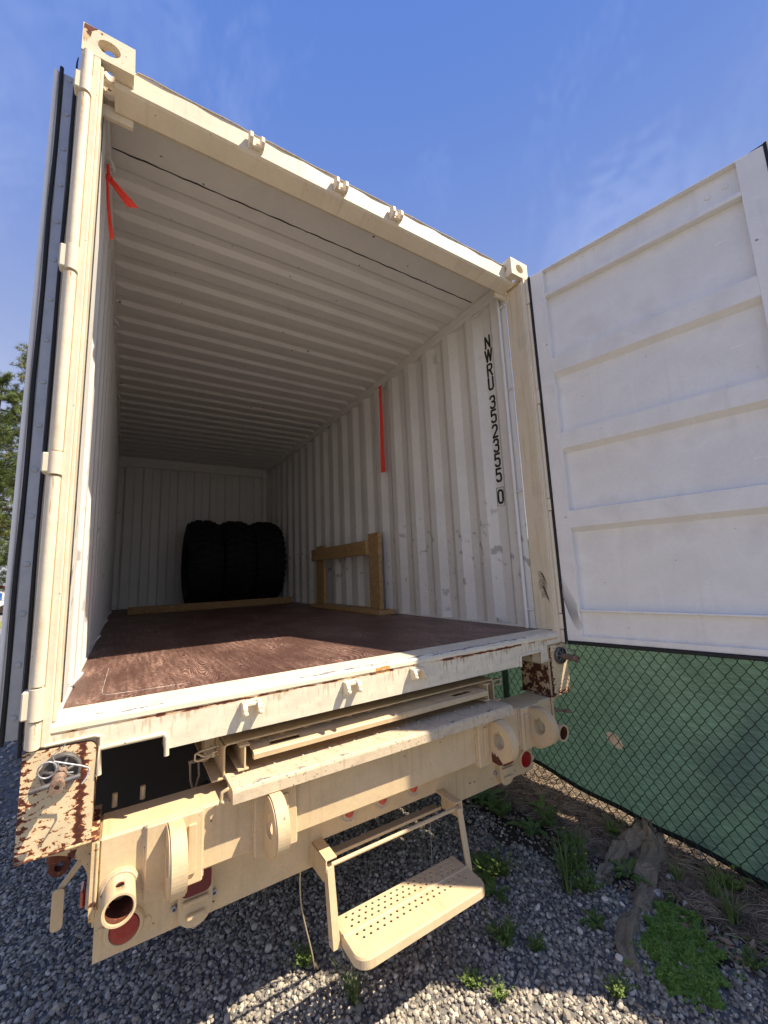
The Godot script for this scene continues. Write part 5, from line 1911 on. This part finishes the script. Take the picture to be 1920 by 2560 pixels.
func root_and_cords() -> void:
	var t := thing("tree_root", "gnarled bare tree root lying across the gravel below the fence", "root")
	var G := func(x: float, z: float, h: float) -> Vector3: return Vector3(x, GY + maxf(verge_h(x, z), 0.0) + h, z)
	var b := B.new()
	var path := []
	var rad := []
	var cu := Curve3D.new()
	for k in [[3.1, 0.02, -0.02], [2.93, 0.1, 0.035], [2.7, 0.2, 0.03], [2.5, 0.27, 0.018], [2.33, 0.315, 0.012], [2.2, 0.345, 0.02], [2.08, 0.39, 0.016], [1.98, 0.47, 0.006], [1.88, 0.54, -0.012], [1.8, 0.6, -0.03]]:
		cu.add_point(G.call(k[0], k[1], k[2]))
	for i in 130:
		var u := i / 129.0
		path.append(cu.sample_baked(cu.get_baked_length() * u, true) + Vector3(0.006 * sin(u * 31.0), -0.034 + 0.004 * sin(u * 50.0), 0.006 * cos(u * 23.0)))
		rad.append(lerpf(0.085, 0.027, pow(u, 0.9)) * (1.0 + 0.12 * sin(u * 19.0)))
	b.limb(path, rad, 30, 0.34, 7)
	put(b, "main_root", M.root_bark, t)
	for k in [[[[2.93, 0.07, 0.03], [2.8, 0.08, 0.05], [2.6, 0.085, 0.045], [2.45, 0.1, 0.02], [2.32, 0.115, 0.004], [2.18, 0.15, -0.02]], 0.06, 0.016], [[[2.98, 0.14, 0.02], [3.02, 0.26, 0.03], [2.93, 0.38, 0.02], [2.8, 0.47, 0.005], [2.66, 0.55, -0.03]], 0.045, 0.018]]:
		b = B.new()
		cu = Curve3D.new()
		for p in k[0]: cu.add_point(G.call(p[0], p[1], p[2]))
		path = []
		rad = []
		for i in 80:
			var u := i / 79.0
			path.append(cu.sample_baked(cu.get_baked_length() * u, true) + Vector3(0.004 * sin(u * 33.0), -0.024 + 0.004 * sin(u * 50.0), 0.005 * cos(u * 40.0)))
			rad.append(lerpf(k[1], k[2], u) * (1.0 + 0.12 * sin(u * 30.0)))
		b.limb(path, rad, 22, 0.36, 9)
		put(b, "side_root", M.root_bark, t)
	b = B.new()
	path = []
	for i in 20:
		var u := i / 19.0
		path.append(Vector3(lerpf(0.842, 0.949, u) - 0.03 * sin(u * PI) * (1 - u), lerpf(-0.55, GY + 0.012, u), lerpf(-0.14, -0.278, u)))
	b.tube(path, 0.0028, 6)
	b.tube([path[19] + Vector3(0, 0.02, 0), path[19] + Vector3(0.012, 0, 0.004), path[19] + Vector3(0.03, -0.004, -0.01)], [0.005, 0.006, 0.002], 6)
	tag(put(b, "cord", M.cord), "frayed pale cord hanging from the bumper panel to the gravel", "cord")
	b = B.new()
	b.tube([Vector3(1.44, -0.545, -0.09), Vector3(1.445, -0.8, -0.1), Vector3(1.45, GY + 0.01, -0.12)], 0.0013, 5)
	tag(put(b, "thin_wire", M.galvanised), "thin straight wire hanging behind the step tread", "wire")
	# loose pale stones that stand out
	rng.seed = 90
	var where := ["beside the long root's tip", "between the root branches", "on the earth above the clover", "by the right edge of the clover", "near the weeds below the fence"]
	var at := [[1.905, 0.5], [2.62, 0.33], [2.48, 0.33], [2.5, 0.44], [2.5, -0.2]]
	for i in 5:
		var o := put(stone_mesh(300 + i), "pale_stone", mat("pale_stone_%d" % i, rgb(190, 186, 178), 0.9), self, G.call(at[i][0], at[i][1], 0.012))
		o.scale = Vector3(0.024, 0.022, 0.016) * (1.3 if i in [1, 2] else 0.9)
		o.rotation.y = i * 1.1
		tag(o, "pale stone %s" % where[i], "stone", "pale stones")

func weed(kind: int, sd: int, size: float) -> Array:
	# [blades mesh, stems mesh]
	var r := RandomNumberGenerator.new()
	r.seed = sd
	var b := B.new()
	var s := B.new()
	var n: int = [46, 20, 34, 7][kind]
	for i in n:
		var a := r.randf() * TAU
		var d := Vector3(cos(a), 0, sin(a))
		var w := Vector3(-sin(a), 0, cos(a))
		if kind == 0:      # grass tuft
			var L := size * r.randf_range(0.5, 1.1)
			var lean := r.randf_range(0.1, 0.75)
			var base := d * r.randf_range(0, 0.03)
			var p0 := base
			for k in 4:
				var u := (k + 1) / 4.0
				var p1 := base + d * L * lean * u * u + Vector3.UP * L * (u - 0.35 * lean * u * u)
				var w0 := w * 0.0028 * (1.0 - k / 4.0)
				var w1 := w * 0.0028 * (1.0 - u) + w * 0.0002
				b.quad(p0 - w0, p0 + w0, p1 + w1, p1 - w1, d + Vector3.UP)
				p0 = p1
		elif kind == 1:    # broad toothed leaves in a rosette
			var L := size * r.randf_range(0.55, 1.05)
			var lean := r.randf_range(0.5, 1.1)
			var p0 := Vector3.ZERO
			for k in 6:
				var u := (k + 1) / 6.0
				var p1 := d * L * lean * u + Vector3.UP * L * (0.75 * u - 0.55 * u * u)
				var ww := L * 0.13 * sin(PI * clampf(u * 0.92, 0, 1)) * (0.65 if k % 2 == 0 else 1.1)
				var wp := L * 0.13 * sin(PI * clampf(k / 6.0 * 0.92, 0, 1)) * (1.1 if k % 2 == 0 else 0.65)
				b.quad(p0 - w * wp + Vector3.UP * 0.006, p0, p1, p1 - w * ww + Vector3.UP * 0.006, Vector3.UP)
				b.quad(p0 + w * wp + Vector3.UP * 0.006, p0, p1, p1 + w * ww + Vector3.UP * 0.006, Vector3.UP)
				p0 = p1
		elif kind == 2:    # bushy sprig: short stems with small leaves
			var L := size * r.randf_range(0.4, 1.0)
			var top := d * L * r.randf_range(0.2, 0.8) + Vector3.UP * L * r.randf_range(0.4, 0.9)
			s.tube([d * 0.004, top * 0.5 + Vector3.UP * 0.004, top], 0.0012, 3, false)
			for k in 9:
				var p := top * r.randf_range(0.3, 1.0)
				var e := Vector3(r.randfn(), r.randf_range(0.0, 1.0), r.randfn()).normalized() * size * 0.13
				var q := e.cross(Vector3.UP).normalized() * size * 0.035
				b.quad(p, p + e * 0.5 + q, p + e, p + e * 0.5 - q, Vector3.UP)
		else:              # thin dry stalk with a few side twigs
			var top := Vector3.UP * size * r.randf_range(0.7, 1.1) + d * size * 0.2
			s.tube([Vector3.ZERO, top * 0.5 + d * 0.01, top], [0.0016, 0.0012, 0.0006], 4, false)
			for k in 4:
				var p := top * r.randf_range(0.5, 1.0)
				var e := Vector3(r.randfn(), 0.7, r.randfn()).normalized() * size * 0.16
				s.tube([p, p + e], 0.0006, 3, false)
				b.quad(p + e, p + e + Vector3(0.004, 0.004, 0), p + e + Vector3(0, 0.01, 0), p + e + Vector3(-0.004, 0.004, 0), Vector3.BACK)
	return [b.mesh(), s.mesh() if kind >= 2 else null]

func weeds() -> void:
	var list := [
		[2.394, -0.738, 1, 0.16, "leaf", "broad-leaved weed on the gravel just right of the bumper panel"],
		[2.40, -0.33, 1, 0.13, "leaf", "broad-leaved weed with a pale yellow leaf beside the gravel edge"],
		[2.45, -0.1, 2, 0.12, "leaf", "low dark weed in the shade just below the fence screen"],
		[2.158, 0.062, 0, 0.24, "leaf", "tall dark grass tuft left of the branching root"],
		[2.26, 0.0, 2, 0.15, "leaf", "bushy dark weed behind the tall grass tuft"],
		[1.968, -0.208, 2, 0.14, "leaf", "dull green weed on gravel behind the step"],
		[1.849, -0.127, 1, 0.1, "leaf", "small flat weed next to the step tread's right end"],
		[2.488, 0.183, 1, 0.11, "leaf", "leafy weed between the two forks of the root"],
		[1.678, 0.077, 2, 0.13, "leaf", "ferny weed in the gravel in front of the step"],
		[1.759, 0.18, 2, 0.07, "leaf", "tiny sprig beside the ferny gravel weed"],
		[2.092, 0.246, 1, 0.07, "leaf", "small sprout in gravel left of the main root"],
		[1.431, 0.136, 2, 0.075, "leaf", "yellow-green sprig at the edge of the sunlit gravel"],
		[1.484, 0.225, 2, 0.07, "leaf", "sunlit yellow-green sprig right of its twin at the shadow edge"],
		[1.848, 0.475, 2, 0.085, "leaf", "small weed by the thin end of the root"],
		[2.56, 0.6, 0, 0.17, "leaf", "grass tuft on the earth at the far right of the clover"],
		[2.39, 0.72, 2, 0.07, "leaf", "little weed right of the clover mat"],
		[2.66, 0.5, 0, 0.13, "leaf", "grass tuft close to the fence behind the clover"],
		[1.024, -0.08, 0, 0.12, "leaf", "narrow grass tuft in the shadow under the step"],
		[0.925, -0.325, 2, 0.09, "leaf", "small ferny weed beside the hanging cord"],
		[0.884, -0.76, 3, 0.24, "dry_stem", "thin dry stalk standing in shade under the bumper"],
		[2.36, -0.55, 2, 0.16, "leaf", "bushy weed between the bumper panel and the fence foot"],
		[2.5, -0.3, 2, 0.13, "leaf", "low bushy weed on the earth left of the yellow flowers"],
		[2.22, 0.12, 2, 0.13, "leaf", "leafy weed at the foot of the tall dark grass tuft"],
		[2.34, 0.03, 0, 0.18, "leaf", "grass tuft right of the tall dark tuft"],
		[1.93, -0.28, 1, 0.12, "leaf", "flat weed above the dull green weed behind the step"],
		[2.62, 0.36, 0, 0.12, "leaf", "thin grass tuft above the clover"],
		[2.62, -0.42, 1, 0.12, "leaf", "rosette weed at the foot of the fence near the bumper"],
		[2.72, -0.02, 2, 0.1, "leaf", "small dark weed on pine straw below the screen"],
		[2.78, 0.52, 2, 0.12, "leaf", "sunlit yellow-green weed under the raised screen edge"],
		[3.0, 0.55, 2, 0.14, "leaf", "bright weed just beyond the fence at the right"],
		[3.05, 0.35, 0, 0.16, "leaf", "bright grass tuft beyond the fence near the root"],
		[2.84, 0.72, 0, 0.14, "leaf", "bright grass tuft at the fence foot on the far right"],
	]
	for i in list.size():
		var k: Array = list[i]
		var t := thing("weed", k[5], "weed", Vector3(k[0], GY + maxf(verge_h(k[0], k[1]), 0.0), k[1]), "weeds in the yard")
		var m := weed(k[2], 500 + i, k[3] * 1.2)
		put(m[0], "leaves", [M.grass, M.leaf, M.sprig, M.dry_stem][k[2]], t)
		if m[1]: put(m[1], "stems", M.leaf if k[2] == 2 else M.dry_stem, t)
	for k in [[2.42, -0.13, "upper"], [2.28, 0.03, "left"], [2.33, 0.06, "right"]]:
		var t := thing("flower", "tiny yellow flower in the dark weeds, %s of three" % k[2], "flower", Vector3(k[0], GY + maxf(verge_h(k[0], k[1]), 0.0), k[1]), "yellow flowers")
		var b := B.new()
		b.tube([Vector3.ZERO, Vector3(0.004, 0.06, 0), Vector3(0, 0.11, 0.004)], 0.001, 4)
		put(b, "stem", M.leaf, t)
		b = B.new()
		for i in 6:
			var a := TAU * i / 6.0
			var d := Vector3(cos(a), 0.25, sin(a)) * 0.008
			var w := Vector3(-sin(a), 0, cos(a)) * 0.004
			b.quad(Vector3(0, 0.11, 0.004), Vector3(0, 0.11, 0.004) + d * 0.6 + w, Vector3(0, 0.11, 0.004) + d, Vector3(0, 0.11, 0.004) + d * 0.6 - w, Vector3.UP)
		put(b, "petals", M.petal, t)

func fence() -> void:
	var t := thing("chain_link_fence", "green chain-link fence backed by a torn green privacy screen", "fence", Vector3.ZERO)
	var fx := 2.85
	var top := 0.76
	# one zigzag wire, then copies side by side, each turned against the next
	var b := B.new()
	var path := []
	var h := 0.041
	var steps := int((top - GY - 0.03) / h)
	for i in steps:
		var s := 1.0 if i % 2 == 0 else -1.0
		for k in 4:
			var u := k / 4.0
			var sm := u * u * (3 - 2 * u)
			path.append(Vector3(0.004 * s * sin(u * PI), GY + 0.03 + (i + u) * h, lerpf(-s, s, 0.6 * u + 0.4 * sm) * 0.0165))
	b.tube(path, 0.0022, 6, false)
	var wm := b.mesh()
	for i in 172:
		var w := put(wm, "wire", M.fence_wire, t, Vector3(fx, 0.0 if i % 2 == 0 else -h * 0.0, -3.3 + i * 0.0302))
		if i % 2 == 1: w.rotation.y = PI
	# posts and top rail
	for z in [-3.3, -0.9, 1.6]:
		b = B.new()
		b.tube([Vector3(fx + 0.032, GY - 0.2, z), Vector3(fx + 0.032, top + 0.05, z)], 0.024, 14)
		put(b, "post", M.fence_wire, t)
	b = B.new()
	b.tube([Vector3(fx + 0.03, top, -3.3), Vector3(fx + 0.03, top, 1.9)], 0.02, 12)
	put(b, "top_rail", M.fence_wire, t)
	# privacy screen with a torn hole and a loose lower edge
	b = B.new()
	var low := func(z: float) -> float:
		var ks := [[-3.4, -0.95], [-1.2, -0.88], [-0.75, -0.888], [-0.5, -0.93], [-0.167, -0.958], [0.28, -0.968], [0.46, -0.982], [0.61, -0.998], [1.0, -1.0], [2.0, -1.0]]
		for i in ks.size() - 1:
			if z <= ks[i + 1][0]: return lerpf(ks[i][1], ks[i + 1][1], clampf((z - ks[i][0]) / (ks[i + 1][0] - ks[i][0]), 0, 1))
		return -1.0
	var P := func(z: float, y: float) -> Vector3:
		return Vector3(fx + 0.062 + 0.012 * sin(z * 3.1) * sin(y * 2.3 + 1.0) + 0.004 * sin(z * 11.0 + y * 4.0), y, z)
	var zs := []
	for i in 53:
		zs.append(-3.35 + i * 0.1)
	var hz0 := -0.15
	var hz1 := 0.05
	var hy0 := -0.66
	var hy1 := -0.46
	var quad := func(z0: float, z1: float, ya0: float, ya1: float, yb0: float, yb1: float) -> void:
		b.quad_uv([P.call(z0, ya0), P.call(z1, ya1), P.call(z1, yb1), P.call(z0, yb0)], [Vector2(z0, -ya0), Vector2(z1, -ya1), Vector2(z1, -yb1), Vector2(z0, -yb0)], Vector3.LEFT)
	for i in 52:
		var z0: float = zs[i]
		var z1: float = zs[i + 1]
		var l0: float = low.call(z0)
		var l1: float = low.call(z1)
		var inside := z0 > hz0 - 0.01 and z1 < hz1 + 0.01
		for k in 4: quad.call(z0, z1, lerpf(l0, hy0, k / 4.0), lerpf(l1, hy0, k / 4.0), lerpf(l0, hy0, (k + 1) / 4.0), lerpf(l1, hy0, (k + 1) / 4.0))
		if not inside:
			for k in 2: quad.call(z0, z1, hy0 + k * 0.1, hy0 + k * 0.1, hy0 + k * 0.1 + 0.1, hy0 + k * 0.1 + 0.1)
		for k in 8: quad.call(z0, z1, lerpf(hy1, top, k / 8.0), lerpf(hy1, top, k / 8.0), lerpf(hy1, top, (k + 1) / 8.0), lerpf(hy1, top, (k + 1) / 8.0))
	var c2 := Vector2(-0.055, -0.557)
	var ang := angles_for_rect(c2, Vector2(hz0, hy0), Vector2(hz1, hy1), 40)
	var ou := rect_by_angle(c2, Vector2(hz0, hy0), Vector2(hz1, hy1), ang)
	var n := ang.size()
	var inn := []
	for i in n:
		var q := Vector2(cos(ang[i]) * 0.058, sin(ang[i]) * 0.038).rotated(-0.55) * (1.0 + 0.1 * sin(i * 2.6))
		inn.append(c2 + q)
	for i in n:
		var j := (i + 1) % n
		b.quad_uv([P.call(ou[i].x, ou[i].y), P.call(ou[j].x, ou[j].y), P.call(inn[j].x, inn[j].y), P.call(inn[i].x, inn[i].y)], [Vector2(ou[i].x, -ou[i].y), Vector2(ou[j].x, -ou[j].y), Vector2(inn[j].x, -inn[j].y), Vector2(inn[i].x, -inn[i].y)], Vector3.LEFT)
	var sc := put(b, "privacy_screen", M.screen, t)
	b = B.new()
	path = []
	for i in 105:
		var z := -3.35 + i * 0.05
		path.append(P.call(z, low.call(z)) + Vector3(-0.004, 0.004 * sin(i * 0.7), 0))
	b.tube(path, 0.014, 8)
	put(b, "hem", M.hem, sc)
	b = B.new()
	for k in [[0.35, 0.2], [2.2, 0.3], [3.8, 0.4], [5.2, 0.25]]:
		var q := c2 + Vector2(cos(k[0]) * 0.06, sin(k[0]) * 0.04).rotated(-0.5)
		var s3: Vector3 = P.call(q.x, q.y)
		b.tube([s3, s3 + Vector3(-0.008, -0.02, 0.004), s3 + Vector3(-0.006, -0.045 * k[1] * 3.0, 0.012 * sin(k[0]))], 0.0012, 4)
	put(b, "frayed_threads", M.hem, sc)

func pine(at: Vector3, h: float, r: float, sd: int, label: String, bare: float, dense := 1.0) -> void:
	var t := thing("pine_tree", label, "tree", at, "pines")
	var g := RandomNumberGenerator.new()
	g.seed = sd
	var b := B.new()
	var lean := Vector3(g.randf_range(-0.3, 0.3), 0, g.randf_range(-0.3, 0.3))
	var path := []
	var rad := []
	for i in 12:
		var u := i / 11.0
		path.append(Vector3(lean.x * u + 0.08 * sin(u * 5 + sd), h * u, lean.z * u + 0.08 * cos(u * 4 + sd)))
		rad.append(lerpf(0.19 * h / 14.0, 0.02, u))
	b.tube(path, rad, 10)
	var xf := []
	var n := int(h * 5.0 * dense)
	for i in n:
		var u := bare + (1.0 - bare) * (i + g.randf()) / n
		var base := Vector3(lean.x * u + 0.08 * sin(u * 5 + sd), h * u, lean.z * u + 0.08 * cos(u * 4 + sd))
		var a := g.randf() * TAU
		var L := r * (0.35 + 0.65 * sin(PI * clampf((u - bare) / (1.0 - bare) * 0.75 + 0.25, 0, 1))) * g.randf_range(0.55, 1.1)
		var d := Vector3(cos(a), g.randf_range(0.05, 0.4), sin(a)).normalized()
		var tip := base + d * L
		b.tube([base, base.lerp(tip, 0.5) + Vector3(0, -0.06 * L, 0), tip], [0.035, 0.022, 0.008], 4, false)
		for k in int(9 * dense) + 2:
			var p := base.lerp(tip, g.randf_range(0.3, 1.08)) + Vector3(g.randfn(), g.randfn() * 0.6 + 0.2, g.randfn()) * 0.16 * L
			var s := g.randf_range(0.7, 1.35)
			xf.append(Transform3D(Basis.from_euler(Vector3(g.randf() * TAU, g.randf() * TAU, g.randf() * TAU)).scaled(Vector3.ONE * s), p))
	put(b, "trunk", M.bark, t)
	var c := B.new()
	for i in 34:
		var d := Vector3(g.randfn(), g.randfn() + 0.4, g.randfn()).normalized()
		var w := d.cross(Vector3(0.3, 0.9, 0.1)).normalized() * 0.012
		var o := d * 0.03
		c.tri(o - w, o + w, d * g.randf_range(0.2, 0.32), w.cross(d))
	scatter("crown", c.mesh(), M.needle if sd % 2 == 0 else M.needle_b, xf, [], t)

func background() -> void:
	pine(Vector3(-7.0, GY, -31.5), 14.6, 2.6, 2, "tall pine left of the folded door, leftmost of the pair", 0.2, 1.5)
	pine(Vector3(-5.2, GY, -33.0), 17.6, 2.8, 3, "taller pine half hidden by the folded left door", 0.24, 1.4)
	pine(Vector3(-8.6, GY, -36.0), 13.0, 3.0, 4, "lower pine behind the tall pair on the far left", 0.08, 1.4)
	pine(Vector3(-6.1, GY, -38.0), 9.0, 3.2, 5, "bushy dark pine low behind the tall pair", 0.05, 1.4)
	pine(Vector3(8.0, GY, 4.4), 8.9, 1.3, 6, "slender pine standing beyond the green fence", 0.55, 0.5)
	# low white building far behind
	var s := thing("far_building", "low white building with red roof edge and blue panel, far left", "building", Vector3(-10.5, GY, -52))
	var b := B.new()
	b.box(Vector3(-7, 0, -3), Vector3(2.5, 1.75, 0), 0.01)
	put(b, "wall", M.white_wall, s)
	b = B.new()
	b.box(Vector3(-7.2, 1.755, -3.2), Vector3(2.7, 1.95, 0.15), 0.01)
	put(b, "roof_edge", M.red_trim, s)
	b = B.new()
	b.box(Vector3(-0.4, 0.6, 0.01), Vector3(0.75, 1.25, 0.05), 0.005)
	put(b, "panel", M.blue_panel, s)
	b = B.new()
	b.box(Vector3(1.3, 0.3, 0.01), Vector3(2.1, 1.2, 0.05), 0.005)
	put(b, "window", M.galvanised, s)
	# earth bank and wire fence
	b = B.new()
	for i in 30:
		var x := -14.0 + i * 0.4
		var hh := 0.55 + 0.12 * sin(i * 1.7)
		var h2 := 0.55 + 0.12 * sin((i + 1) * 1.7)
		b.quad(Vector3(x, 0, 0), Vector3(x + 0.4, 0, 0), Vector3(x + 0.4, h2, -1.2), Vector3(x, hh, -1.2), Vector3.UP)
		b.quad(Vector3(x, hh, -1.2), Vector3(x + 0.4, h2, -1.2), Vector3(x + 0.4, 0, -3), Vector3(x, 0, -3), Vector3.UP)
	tag(put(b, "earth_bank", M.dirt, self, Vector3(0, GY, -34)), "low brown earth bank in front of the far pines", "", "", "structure")
	var f := thing("wire_fence", "galvanised wire fence across the far left of the yard", "fence", Vector3(-9, GY, -29))
	for i in 5:
		b = B.new()
		b.tube([Vector3(i * 1.4 - 1.0, 0, 0), Vector3(i * 1.4 - 1.0, 1.15, 0)], 0.03, 8)
		put(b, "post", M.galvanised, f)
	for y in [0.12, 1.02, 1.14]:
		b = B.new()
		b.tube([Vector3(-1.2, y, 0), Vector3(5.0, y, 0)], 0.018, 6)
		put(b, "rail", M.galvanised, f)
	b = B.new()
	b.tube([Vector3(-20, 5.6, -26), Vector3(-6, 5.3, -27), Vector3(6, 5.6, -28)], 0.012, 5)
	tag(put(b, "overhead_cable", M.ink), "thin overhead cable crossing in front of the pines", "cable")

func _ready() -> void:
	sky_and_sun()
	materials()
	ground()
	container()
	trailer()
	fence()
	background()
	twist_locks()
	cargo_inside()
	root_and_cords()
	weeds()
